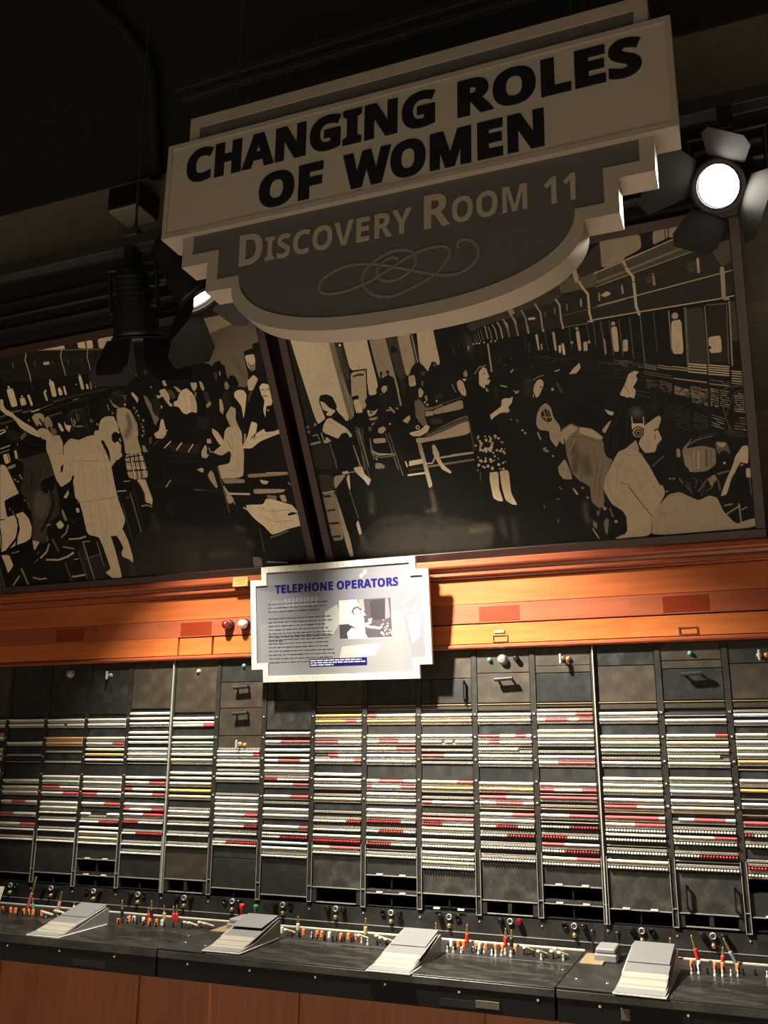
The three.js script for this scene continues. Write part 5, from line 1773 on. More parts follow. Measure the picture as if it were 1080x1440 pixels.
// plugs standing in the rail, each with its own colour and lean
const plugLook = { pink: ['red', [0.55, 0.12, 0.12]], green: ['green', [0.04, 0.3, 0.16]], rose: ['rose', [0.62, 0.3, 0.27]], white: ['white', [0.7, 0.66, 0.58]], black: ['black', [0.02, 0.02, 0.02]], red: ['red', [0.6, 0.02, 0.02]], tan: ['tan', [0.5, 0.36, 0.16]], grey: ['grey', [0.24, 0.24, 0.23]] };
const plugMats = Object.fromEntries(Object.entries(plugLook).map(([k, [, c]]) => [k, std({ color: lin(...c), roughness: 0.4 })]));
const where = (x) => x < 0.8 ? 'at the shaded end' : x < 1.4 ? 'near the red lever' : x < 2.2 ? 'between two card stands' : x < 2.7 ? 'behind the orange caps' : 'right of the two dark levers';
PLUGS.forEach(([x, z, lean, h, c], i) => {
  const lying = Math.abs(lean) > 0.012;
  const t = thing('cord_plug', `${lying ? 'leaning' : 'upright'} ${plugLook[c][0]} switchboard plug with brass tip ${where(x)}`, 'plug', [x, SHELF + 0.0035, z], `${lying ? 'leaning' : 'upright'} ${plugLook[c][0]} plugs ${where(x)}`);
  const L = Math.hypot(lean, h), s = 1, hs = L * 0.5;
  const grip = mesh('sleeve', lathe([[0.0001, hs], [0.0055, hs], [0.0068, hs - 0.004], [0.0068, 0.002], [0.0055, 0]], 10), plugMats[c], t);
  const tip = mesh('tip', lathe([[0.0001, L], [0.002, L - 0.001], [0.0036, L - 0.006], [0.0026, L - 0.01], [0.004, L - 0.013], [0.004, hs + 0.004], [0.0055, hs]], 10), M.brass, t);
  t.rotation.z = -Math.atan2(lean, h);
});

// ------------------------------------------------------------------ card stands on the key shelf
const STANDS = [[0.905, 0.25, 0.525, 0, 'on the shaded shelf'], [1.632, 0.245, 0.525, 0, 'next to the red lever'], [2.224, 0.247, 0.556, 0, 'between cream keys and orange caps'], [2.962, 0.2, 0.56, -0.03, 'beside the two dark levers']];
STANDS.forEach(([x, z0, z1, turn, where2], i) => {
  const t = thing('card_stand', `grey sloping card stand stacked with paper cards ${where2}`, 'card stand', [x, SHELF + (i === 1 || i === 3 ? 0.008 : 0.004), z0], 'card stands on the key shelf'), D = z1 - z0, W = 0.135, H = 0.062;
  t.rotation.y = turn;
  const sh = new THREE.Shape([new THREE.Vector2(0, 0), new THREE.Vector2(D, 0), new THREE.Vector2(D, 0.004), new THREE.Vector2(D * 0.62, 0.014), new THREE.Vector2(0.012, H - 0.006), new THREE.Vector2(0, H - 0.006)]);
  const wedge = run(sh.getPoints().map((p) => [p.x, p.y]), 0, W);
  mesh('stand', wedge, M.greySheet, t);
  mesh('tray', rbox(-0.003, W + 0.004, -0.002, 0.002, 0.01, D + 0.004, 0.001), M.paper, t);
  // cards fanned down the slope
  const n = 14;
  for (let k = 0; k < n; k++) {
    const f = k / (n - 1), len = D * 0.6, g = rbox(0.006, W - 0.006, 0, 0.0022, 0, len, 0.0005), m = mesh('card', g, k === n - 1 ? M.greyCard : [M.card, M.cardB, M.card, M.cardC][k % 4], t);
    const zc = D * 0.385 - f * (D * 0.365) + rr(-0.002, 0.002); const slope = Math.atan2(H - 0.012, D * 0.74);
    const base = (z) => Math.max(0.004, (H - 0.004) * (1 - z / (D * 0.93)));
    m.position.set(rr(-0.003, 0.003), base(zc) + 0.0005 + f * 0.006, zc); m.rotation.x = slope * 0.93; m.rotation.y = rr(-0.012, 0.012);
  }
  const cover = mesh('cover', rbox(0.008, W - 0.008, 0, 0.0025, 0.004, D * 0.45, 0.001), M.greyCard, t); cover.position.set(0, H + 0.0065, -0.002); cover.rotation.x = Math.atan2(H - 0.012, D * 0.74) * 0.95;
  if (i === 1) { cover.rotation.x *= 0.8; cover.position.y += 0.002; }
});
{ const t = thing('card_stand', 'white paper card propped up at the far shaded end of the key shelf', 'card', [0.36, SHELF + 0.004, 0.2]); const m = mesh('card', rbox(0, 0.09, 0, 0.095, 0, 0.004, 0.001), M.paper, t); m.rotation.x = -0.35; }

// ------------------------------------------------------------------ knee panels under the shelf
for (let i = 0; i < 6; i++) {
  const x0 = -0.2 + i * 0.66, t = thing('knee_panel', 'reddish wooden knee panel below the black key shelf', 'wood panel', [x0, 0, 0.2], 'wooden knee panels under the key shelf');
  mesh('panel', [muv(new THREE.BoxGeometry(0.56, 0.74, 0.02).translate(0.33, 0.43, 0), 1, true)], M.woodKnee, t);
  mesh('stile', muv(new THREE.BoxGeometry(0.05, 0.81, 0.035).translate(0.025, 0.405, 0), 1, true), M.woodKnee, t); mesh('stile', muv(new THREE.BoxGeometry(0.05, 0.81, 0.035).translate(0.635, 0.405, 0), 1, true), M.woodKnee, t);
  mesh('rail', box(0.05, 0.61, 0, 0.06, -0.0175, 0.0175), M.woodKnee, t); mesh('rail', box(0.05, 0.61, 0.79, 0.81, -0.0175, 0.0175), M.woodKnee, t);
}

// ------------------------------------------------------------------ wooden hood over the panels
{
  const t = thing('wooden_hood', 'orange mahogany hood with moulded cornice running above the jack panels', 'cornice', [0, 0, 0]), X0 = -0.5, X1 = 3.76;
  mesh('cornice', run([[-0.02, 2.172], [0.03, 2.172], [0.034, 2.176], [0.034, 2.181], [0.042, 2.181], [0.046, 2.185], [0.046, 2.194], [0.036, 2.2], [0.04, 2.211], [0.06, 2.214], [0.064, 2.22], [0.064, 2.236], [0.058, 2.243], [-0.02, 2.243]], X0, X1), M.woodMould, t);
  mesh('upper_board', rbox(X0, X1, 2.0765, 2.17, -0.02, 0.022, 0.0015), M.woodA, t);
  mesh('middle_board', rbox(X0, X1, 2.0035, 2.0755, -0.02, 0.0205, 0.0015), M.woodB, t);
  mesh('lower_board', rbox(X0, 1.118, 1.927, 2.0028, -0.02, 0.0215, 0.0015), M.woodC, t);
  for (const [a, b] of [[1.128, 1.286], [1.297, X1]]) mesh('lower_board', rbox(a, b, 1.927, 1.9985, -0.02, 0.0215, 0.0015), M.woodC, t);
  mesh('bottom_bead', run([[-0.02, 1.907], [0.02, 1.907], [0.03, 1.912], [0.03, 1.918], [0.024, 1.924], [-0.02, 1.924]], X0, X1), M.woodMould, t);
  mesh('carcass', box(X0, X1, 1.907, 2.2, -0.6, -0.021), M.voidBlack, t);
  for (const x of [0.464, 1.129, 1.79, 2.449, 3.113]) mesh('inlay', rbox(x, x + 0.154, 2.009, 2.066, 0.016, 0.0216, 0.001), M.woodInlay, t);
  for (const [x, w] of [[2.5, 0.056], [3.16, 0.061]]) { mesh('label_holder', [box(x, x + w, 1.931, 1.9335, 0.0215, 0.0255), box(x, x + w, 1.954, 1.9565, 0.0215, 0.0255), box(x, x + 0.0025, 1.931, 1.9565, 0.0215, 0.0255), box(x + w - 0.0025, x + w, 1.931, 1.9565, 0.0215, 0.0255)], M.brass, t); }
  mesh('label_holder', [rbox(2.506, 2.545, 1.963, 1.974, 0.0215, 0.0255, 0.001)], M.brassDull, t);
  for (const [x, m] of [[1.371, M.darkRedLens], [1.448, M.whiteLens]]) { const c = lathe([[0.0235, 0], [0.0235, 0.012], [0.02, 0.016], [0.019, 0.02]], 20); c.rotateX(Math.PI / 2); const b = mesh('lamp_socket', c, M.rubber, t, [x, 2.044, 0.02]); const l = lathe([[0.019, 0.016], [0.0185, 0.034], [0.014, 0.044], [0.0001, 0.049]], 20); l.rotateX(Math.PI / 2); mesh('signal_lens', l, m, b); }
}
{ const tx = canvasTex(256, 140, (c, w, h) => { c.fillStyle = '#b39b5e'; c.fillRect(0, 0, w, h); c.strokeStyle = '#7f6b36'; c.lineWidth = 5; c.strokeRect(6, 6, w - 12, h - 12); c.fillStyle = '#6d5a2c'; for (let i = 0; i < 5; i++) c.fillRect(40 + (i % 2) * 12, 28 + i * 19, 176 - (i % 2) * 24, 6); });
  const g = rbox(-0.0365, 0.0365, -0.0205, 0.0205, -0.002, 0.002, 0.0008); const u = g.attributes.uv, P = g.attributes.position; for (let i = 0; i < u.count; i++) u.setXY(i, P.getX(i) / 0.073 + 0.5, P.getY(i) / 0.041 + 0.5);
  tag(mesh('brass_plaque', g, std({ map: tx, roughness: 0.5 }), scene, [1.44, 2.2175, 0.067]), 'small tan nameplate on the cornice above the red and white signal lamps', 'plaque'); }
// ------------------------------------------------------------------ the two leaning photographs
const TILT = THREE.MathUtils.degToRad(31.6), PW = 1.633, PH = 1.09, RIM = 0.033;
function printTex(list, base) {
  const w = 2048, s = w / (PW * 1000), h = Math.round(PH * 1000 * s), ink = (v) => Math.min(250, 242 * Math.pow(v / 190, 1.55)), tone = (v) => `rgb(${Math.round(v)},${Math.round(v * 0.912)},${Math.round(v * 0.775)})`;
  // out-of-focus patches are drawn small and enlarged
  const q16 = 20, small = document.createElement('canvas'); small.width = Math.ceil(w / q16); small.height = Math.ceil(h / q16); const sc = small.getContext('2d');
  const mark = (c, s2, h2, v, k, p) => {
    const X = (x) => x * s2, Y = (y) => h2 - y * s2; c.fillStyle = c.strokeStyle = tone(ink(v)); c.lineCap = c.lineJoin = 'round';
    if (k < 0) { for (let i = 0; i < p.length; i += 2) { c.beginPath(); c.arc(X(p[i]), Y(p[i + 1]), Math.max(1.2, -k * s2), 0, 7); c.fill(); } return; }
    c.beginPath();
    if (k === 0) { // rounded outline through the corners
      const n = p.length / 2, q = (i) => [X(p[2 * (i % n)]), Y(p[2 * (i % n) + 1])], f = 0.22;
      for (let i = 0; i < n; i++) { const [ax, ay] = q(i + n - 1), [bx, by] = q(i), [dx, dy] = q(i + 1), r1 = [bx + (ax - bx) * f, by + (ay - by) * f], r2 = [bx + (dx - bx) * f, by + (dy - by) * f]; if (!i) c.moveTo(...r1); else c.lineTo(...r1); c.quadraticCurveTo(bx, by, ...r2); }
      c.closePath(); c.fill();
    } else { c.moveTo(X(p[0]), Y(p[1])); for (let i = 2; i < p.length; i += 2) c.lineTo(X(p[i]), Y(p[i + 1])); c.lineWidth = Math.max(1.2, k * s2); c.stroke(); }
  };
  return canvasTex(w, h, (c) => {
    c.fillStyle = tone(ink(base)); c.fillRect(0, 0, w, h); c.imageSmoothingEnabled = true; c.imageSmoothingQuality = 'high';
    for (const [v, k, ...p] of list) {
      if (v >= 0) { mark(c, s, h, v, k, p); continue; }
      sc.clearRect(0, 0, small.width, small.height); mark(sc, s / q16, h / q16, -v, k, p); c.drawImage(small, 0, 0, small.width * q16, small.height * q16);
    }
    // mottling and grain of an enlarged negative
    { let z = 313; const f = () => { z = (z * 1664525 + 1013904223) >>> 0; return z / 4294967296; }; for (let i = 0; i < 2600; i++) { c.globalAlpha = 0.012 + 0.024 * f(); c.fillStyle = f() < 0.6 ? '#14120e' : '#8a7c62'; c.beginPath(); c.ellipse(f() * w, f() * h, 5 + 26 * f(), 3 + 14 * f(), f() * 3, 0, 7); c.fill(); } }
    let q = 991; const r = () => { q = (q * 1664525 + 1013904223) >>> 0; return q / 4294967296; };
    for (let i = 0; i < 26000; i++) { c.globalAlpha = 0.03 + 0.04 * r(); c.fillStyle = r() < 0.5 ? '#000' : '#b8aa8c'; const d = 1 + 4 * r(); c.fillRect(r() * w, r() * h, d * (1 + 2 * r()), d); }
    c.globalAlpha = 1;
  });
}
function photograph(x, list, base, label) {
  const t = thing('framed_photograph', label, 'photograph', [x, 2.246, 0.05], 'large photographs leaning out over the switchboard'); t.rotation.x = TILT;
  const g = new THREE.BoxGeometry(PW - 0.02, PH - 0.02, 0.006); g.translate(PW / 2, PH / 2, -0.004); const P = g.attributes.position, u = g.attributes.uv; for (let i = 0; i < P.count; i++) u.setXY(i, P.getX(i) / PW, P.getY(i) / PH);
  mesh('print', g, new THREE.MeshPhysicalMaterial({ map: printTex(list, base), roughness: 0.5, specularIntensity: 0.35 }), t);
  mesh('frame_rail', rbox(0, PW, 0, RIM, -0.03, 0.008, 0.003), M.frameWood, t); mesh('frame_rail', rbox(0, PW, PH - RIM, PH, -0.03, 0.008, 0.003), M.frameWood, t);
  mesh('frame_stile', muv(rbox(0, RIM, RIM, PH - RIM, -0.03, 0.008, 0.003), 1, true), M.frameWood, t); mesh('frame_stile', muv(rbox(PW - RIM, PW, RIM, PH - RIM, -0.03, 0.008, 0.003), 1, true), M.frameWood, t);
  mesh('backing', box(0.01, PW - 0.01, 0.01, PH - 0.01, -0.045, -0.028), M.voidBlack, t);
}
photograph(0.158, PRINT_A, 34, 'leaning framed photograph of standing women, one reaching up, one in a plaid skirt');
photograph(1.838, PRINT_B, 32, 'leaning framed photograph of a woman in flowered skirt behind seated headset operators');

// ------------------------------------------------------------------ the interpretive sign in front of the hood
{
  const t = thing('information_sign', 'white framed information sign titled TELEPHONE OPERATORS mounted on the wooden hood', 'sign', [1.901, 2.0295, 0.095]); t.rotation.x = THREE.MathUtils.degToRad(6.3);
  const W = 0.381, H = 0.2285, N = 0.051, notch = (d) => { const w = W - d, h = H - d, n = N; return [[-w + n, -h], [w - n, -h], [w - n, -h + n], [w, -h + n], [w, h - n], [w - n, h - n], [w - n, h], [-w + n, h], [-w + n, h - n], [-w, h - n], [-w, -h + n], [-w + n, -h + n]].map(([a, b]) => new THREE.Vector2(a, b)); };
  const rim = new THREE.Shape(notch(0)); rim.holes.push(new THREE.Path(notch(0.0215).reverse()));
  const marble = std({ map: rep(noiseTex(256, (u, v) => { const a = sample(G16, 16, u * 16, v * 16), b = sample(G64, 64, u * 64, v * 64 + a * 6), t2 = 1 - 0.14 * Math.max(0, Math.min(1, (b - 0.6) * 4)) * a * 1.6; return [0.8 * t2, 0.78 * t2, 0.73 * t2]; }, true), 4, 4), roughness: 0.45 });
  mesh('frame', muv(new THREE.ExtrudeGeometry(rim, { depth: 0.014, bevelEnabled: true, bevelSize: 0.0015, bevelThickness: 0.0015, bevelSegments: 1 })), marble, t, [0, 0, -0.007]);
  const tex = canvasTex(1536, 922, (c, w, h) => {
    c.fillStyle = '#717178'; c.fillRect(0, 0, w, h);
    const px = (f) => f * w, py = (f) => f * h;
    // faint enlarged photograph printed behind the text
    const blob = (col, a, pts) => { c.globalAlpha = a; c.fillStyle = col; c.beginPath(); pts.forEach(([x, y], i) => (i ? c.lineTo(px(x), py(y)) : c.moveTo(px(x), py(y)))); c.closePath(); c.fill(); };
    blob('#7b7b7f', 0.9, [[0.05, 0.5], [0.95, 0.42], [0.95, 1], [0.05, 1]]); blob('#807f80', 0.8, [[0.3, 0.62], [0.85, 0.6], [0.85, 0.98], [0.1, 0.98]]);
    blob('#626269', 0.7, [[0.05, 0.14], [0.3, 0.2], [0.32, 0.26], [0.05, 0.2]]); blob('#86868a', 0.6, [[0.12, 0.3], [0.4, 0.28], [0.4, 0.36], [0.12, 0.4]]);
    for (let i = 0; i < 9; i++) blob('#a6a6a8', 0.5, [[0.2 + i * 0.022, 0.28], [0.21 + i * 0.022, 0.28], [0.21 + i * 0.022, 0.36], [0.2 + i * 0.022, 0.36]]);
    blob('#b0aeaa', 0.7, [[0.43, 0.42], [0.5, 0.36], [0.52, 0.5], [0.47, 0.62], [0.42, 0.6]]); blob('#6d6d73', 0.6, [[0.84, 0.36], [0.95, 0.32], [0.95, 0.85], [0.9, 0.84]]);
    for (const [x, y] of [[0.86, 0.38], [0.89, 0.35], [0.92, 0.42], [0.87, 0.44], [0.94, 0.5], [0.64, 0.13], [0.66, 0.1]]) { c.globalAlpha = 0.75; c.fillStyle = '#b4b2ac'; c.beginPath(); c.ellipse(px(x), py(y), 16, 20, 0.3, 0, 7); c.fill(); }
    blob('#b0aea9', 0.6, [[0.88, 0.5], [0.95, 0.46], [0.94, 0.66], [0.9, 0.72]]); blob('#b2b0ac', 0.7, [[0.52, 0.72], [0.74, 0.7], [0.7, 0.8], [0.5, 0.84]]);
    c.globalAlpha = 1; c.fillStyle = '#171258'; c.textAlign = 'left'; c.textBaseline = 'middle';
    const text = 'TELEPHONE OPERATORS'; c.font = 'bold 88px sans-serif'; const tw = c.measureText(text).width; c.save(); c.translate(px(0.143), py(0.2)); c.scale(px(0.697) / tw, 1.02); c.fillText(text, 0, 0); c.strokeStyle = '#171258'; c.lineWidth = 5; c.strokeText(text, 0, 0); c.restore();
    // body copy too small to read: word-length marks
    let q = 77; const r = () => { q = (q * 1664525 + 1013904223) >>> 0; return q / 4294967296; };
    const para = (y0, n, dy, widths) => { for (let i = 0; i < n; i++) { let x = 0.1; const end = 0.1 + widths[i % widths.length]; c.fillStyle = '#2e2c32'; while (x < end) { const l = Math.min(end - x, 0.01 + 0.028 * r()); c.fillRect(px(x), py(y0 + i * dy), px(l), 6 + 3 * r()); x += l + 0.005; } } };
    para(0.325, 3, 0.033, [0.345, 0.34, 0.3]); para(0.452, 7, 0.0325, [0.36, 0.375, 0.33, 0.35, 0.37, 0.375, 0.09]); para(0.604, 8, 0.0325, [0.36, 0.355, 0.345, 0.345, 0.375, 0.38, 0.365, 0.37]);
    c.fillStyle = '#17124e'; c.fillRect(px(0.335), py(0.815), px(0.32), py(0.068)); c.fillStyle = '#dcdcec'; for (let i = 0; i < 3; i++) { let x = 0.34; const e = [0.625, 0.645, 0.47][i]; while (x < e) { const l = 0.01 + 0.03 * r(); c.fillRect(px(x), py(0.825 + i * 0.019), px(Math.min(l, e - x)), 8); x += l + 0.005; } }
    // the small photograph of an operator at a desk switchboard
    c.save(); c.translate(px(0.51), py(0.33)); const W2 = px(0.285), H2 = py(0.325); c.fillStyle = '#8a8890'; c.fillRect(6, 8, W2, H2); c.fillStyle = '#c2beb0'; c.fillRect(0, 0, W2, H2);
    const pg = (col, pts) => { c.fillStyle = col; c.beginPath(); pts.forEach(([x, y], i) => (i ? c.lineTo(x * W2, y * H2) : c.moveTo(x * W2, y * H2))); c.closePath(); c.fill(); };
    pg('#4b464b', [[0.36, 0], [1, 0], [1, 1], [0.5, 1], [0.48, 0.5]]); pg('#8d8480', [[0.38, 0], [0.48, 0], [0.5, 0.3], [0.42, 0.3]]); pg('#3a363a', [[0.6, 0.05], [0.88, 0.02], [0.88, 0.55], [0.62, 0.55]]); pg('#7a7274', [[0.9, 0.02], [0.95, 0], [0.98, 0.5], [0.88, 0.55]]);
    pg('#3c383c', [[0, 0.63], [0.16, 0.62], [0.3, 0.72], [0.3, 1], [0, 1]]); pg('#57504f', [[0.24, 0.3], [0.28, 0.2], [0.36, 0.17], [0.44, 0.25], [0.44, 0.36], [0.28, 0.4]]); pg('#c6c1b3', [[0.28, 0.27], [0.36, 0.22], [0.42, 0.3], [0.38, 0.42], [0.3, 0.42]]);
    pg('#b7a99e', [[0.18, 0.48], [0.28, 0.42], [0.42, 0.46], [0.46, 0.62], [0.3, 0.7], [0.2, 0.6]]); pg('#c6c1b3', [[0.25, 0.65], [0.42, 0.66], [0.6, 0.58], [0.62, 0.62], [0.45, 0.76], [0.34, 0.8]]); pg('#cfc4b4', [[0.14, 0.85], [0.24, 0.72], [0.36, 0.8], [0.5, 0.9], [0.54, 1], [0.16, 1]]); pg('#a89c90', [[0.54, 0.68], [0.8, 0.74], [0.78, 0.8], [0.52, 0.74]]); pg('#c6c1b3', [[0.42, 0.3], [0.46, 0.28], [0.52, 0.42], [0.44, 0.44]]); pg('#c6c1b3', [[0.56, 0.52], [0.64, 0.5], [0.62, 0.58], [0.56, 0.57]]);
    for (let i = 0; i < 26; i++) { c.fillStyle = i % 3 ? '#b9b0a8' : '#e8e2d4'; c.fillRect(W2 * (0.78 + 0.2 * r()), H2 * (0.55 + 0.38 * r()), 6 + 8 * r(), 6 + 10 * r()); }
    c.restore(); c.fillStyle = '#77757c'; { let x = 0.512; while (x < 0.79) { const l = 0.012 + 0.03 * r(); c.fillRect(px(x), py(0.675), px(l), 5); x += l + 0.004; } }
  });
  const body = new THREE.Shape(notch(0.012)); const g = muv(new THREE.ExtrudeGeometry(body, { depth: 0.006, bevelEnabled: false })); { const P = g.attributes.position, u = g.attributes.uv; for (let i = 0; i < P.count; i++) u.setXY(i, (P.getX(i) + W) / (2 * W), (P.getY(i) + H) / (2 * H)); }
  mesh('printed_panel', g, std({ map: tex, roughness: 0.3 }), t, [0, 0, -0.003]);
  mesh('bracket', box(-0.2, -0.17, -0.12, 0.02, -0.058, -0.006), M.pipe, t); mesh('bracket', box(0.17, 0.2, -0.12, 0.02, -0.058, -0.006), M.pipe, t);
}

// ------------------------------------------------------------------ hanging sign
const bold = await new FontLoader().loadAsync('fonts/droid/droid_sans_bold.typeface.json');
function letters(txt, x0, x1, y0, y1, depth, fat, mat, parent, z, name) {
  // each word is set to its measured width; every letter is its own piece
  const g = new TextGeometry(txt, { font: bold, size: 1, depth: 0.02, curveSegments: 6, bevelEnabled: fat > 0, bevelSize: fat, bevelThickness: 0.004, bevelSegments: 1 }); g.computeBoundingBox(); const b = g.boundingBox;
  const sx = (x1 - x0) / (b.max.x - b.min.x), sy = (y1 - y0) / (b.max.y - b.min.y); let pen = 0;
  const adv = (ch) => bold.data.glyphs[ch].ha / bold.data.resolution;
  for (const ch of txt) { const q = new TextGeometry(ch, { font: bold, size: 1, depth: 0.02, curveSegments: 6, bevelEnabled: fat > 0, bevelSize: fat, bevelThickness: 0.004, bevelSegments: 1 }); q.translate(pen - b.min.x, -b.min.y, 0); q.scale(sx, sy, depth / 0.024); q.translate(x0, y0, z); mesh('letter', flat(q), mat, parent); pen += adv(ch); }
}
{
  const t = thing('hanging_sign', 'large hanging sign reading CHANGING ROLES OF WOMEN, DISCOVERY ROOM 11', 'sign', [2.5726, 3.2152, 1.25]); t.rotation.z = -0.0125;
  // lettered board in front
  const BW = 0.76, BH = 0.1645, brd = new THREE.Shape([[-BW, -BH], [BW, -BH], [BW, BH], [-BW, BH]].map((p) => new THREE.Vector2(...p))); brd.holes.push(new THREE.Path([[-BW + 0.016, -BH + 0.016], [-BW + 0.016, BH - 0.016], [BW - 0.016, BH - 0.016], [BW - 0.016, -BH + 0.016]].map((p) => new THREE.Vector2(...p))));
  mesh('board_rim', flat(new THREE.ExtrudeGeometry(brd, { depth: 0.1, bevelEnabled: false })), M.signRim, t, [0, 0, -0.1]);
  const board = mesh('board', rbox(-BW + 0.014, BW - 0.014, -BH + 0.014, BH - 0.014, -0.1, -0.003, 0.001), M.signCream, t);
  // stepped plaque behind, flat top and half-round bottom
  const outline = (d) => { const pts = [[0.701 - d, 0.259 - d], [-0.701 + d, 0.259 - d], [-0.693 + d, -0.266 + d], [-0.602 + d, -0.266 + d], [-0.602 + d, -0.365 + d], [-0.513 + d * 0.6, -0.365 + d]]; const a = 0.513 - d * 0.6, y0 = -0.365 + d, b = 0.197 - d * 0.05; for (let i = 1; i < 40; i++) { const th = Math.PI + Math.PI * i / 40; pts.push([Math.sign(Math.cos(th)) * Math.pow(Math.abs(Math.cos(th)), 0.82) * a, y0 - Math.pow(Math.abs(Math.sin(th)), 0.9) * b]); } pts.push([0.513 - d * 0.6, -0.365 + d], [0.602 - d, -0.365 + d], [0.602 - d, -0.266 + d], [0.693 - d, -0.266 + d]); return pts.map((p) => new THREE.Vector2(...p)); };
  const pl = new THREE.Shape(outline(0)); pl.holes.push(new THREE.Path(outline(0.0365).reverse()));
  mesh('plaque_rim', toCreasedNormals(flat(new THREE.ExtrudeGeometry(pl, { depth: 0.083, bevelEnabled: false })), 0.5), M.signRim, t, [0.005, 0, -0.0985]);
  mesh('plaque_field', flat(new THREE.ExtrudeGeometry(new THREE.Shape(outline(0.035)), { depth: 0.078, bevelEnabled: false })), M.signGrey, t, [0.005, 0, -0.0985]);
  for (const [w, a, b, y] of [['CHANGING', -0.687, 0.127, 0.013], ['ROLES', 0.191, 0.684, 0.013], ['OF', -0.424, -0.214, -0.135], ['WOMEN', -0.152, 0.428, -0.135]]) letters(w, a, b, y - 0.002, y + 0.117, 0.003, 0.045, M.signBlack, t, -0.003, 'letter');
  const z2 = -0.0205, FX = (x) => 0.9606 * x + 0.0312, FY = (y) => 0.9606 * y - 0.0656; for (const [w, a, b, h] of [['D', -0.5425, -0.462, 0.105], ['ISCOVERY', -0.452, 0.022, 0.08], ['R', 0.06, 0.137, 0.105], ['OOM', 0.143, 0.357, 0.08], ['11', 0.404, 0.488, 0.08]]) letters(w, FX(a), FX(b), FY(-0.242), FY(-0.242 + h), 0.003, 0, M.signTan, t, z2, 'letter');
  const fl = [[0.194, -0.323], [0.184, -0.314], [0.191, -0.3], [0.215, -0.3], [0.238, -0.32], [0.245, -0.346], [0.233, -0.374], [0.205, -0.393], [0.167, -0.399], [0.124, -0.39], [0.076, -0.373], [0.031, -0.355], [-0.024, -0.334], [-0.085, -0.316], [-0.152, -0.311], [-0.205, -0.325], [-0.236, -0.351], [-0.235, -0.375], [-0.213, -0.388], [-0.161, -0.391], [-0.109, -0.382], [-0.064, -0.368], [-0.023, -0.349], [0.021, -0.327], [0.071, -0.308], [0.119, -0.303], [0.153, -0.31], [0.163, -0.327], [0.153, -0.353], [0.129, -0.381], [0.1, -0.399], [0.052, -0.417], [0.003, -0.431], [-0.037, -0.429], [-0.073, -0.412], [-0.096, -0.382], [-0.1, -0.356], [-0.085, -0.327], [-0.049, -0.305], [-0.009, -0.292], [0.026, -0.294], [0.053, -0.307], [0.063, -0.33], [0.056, -0.354], [0.032, -0.373], [-0.003, -0.384], [-0.033, -0.38], [-0.051, -0.365], [-0.054, -0.343], [-0.044, -0.324], [-0.024, -0.313], [-0.004, -0.311], [0.011, -0.32]];
  const curve = new THREE.CatmullRomCurve3(fl.map(([x, y]) => new THREE.Vector3(FX(x - 0.027), FY(y), z2 + 0.001))), tube = new THREE.TubeGeometry(curve, 260, 0.0055, 6); tube.translate(0, 0, -z2 - 0.001); tube.scale(1, 1, 0.25); tube.translate(0, 0, z2 + 0.001);
  mesh('flourish', flat(tube), M.flourish, t);
  for (const x of [-0.56, 0.5]) mesh('hanger_wire', rod([x, 0.25, -0.06], [x + 0.01, 2.4, -0.06], 0.003, 6), M.pipe, t);
}

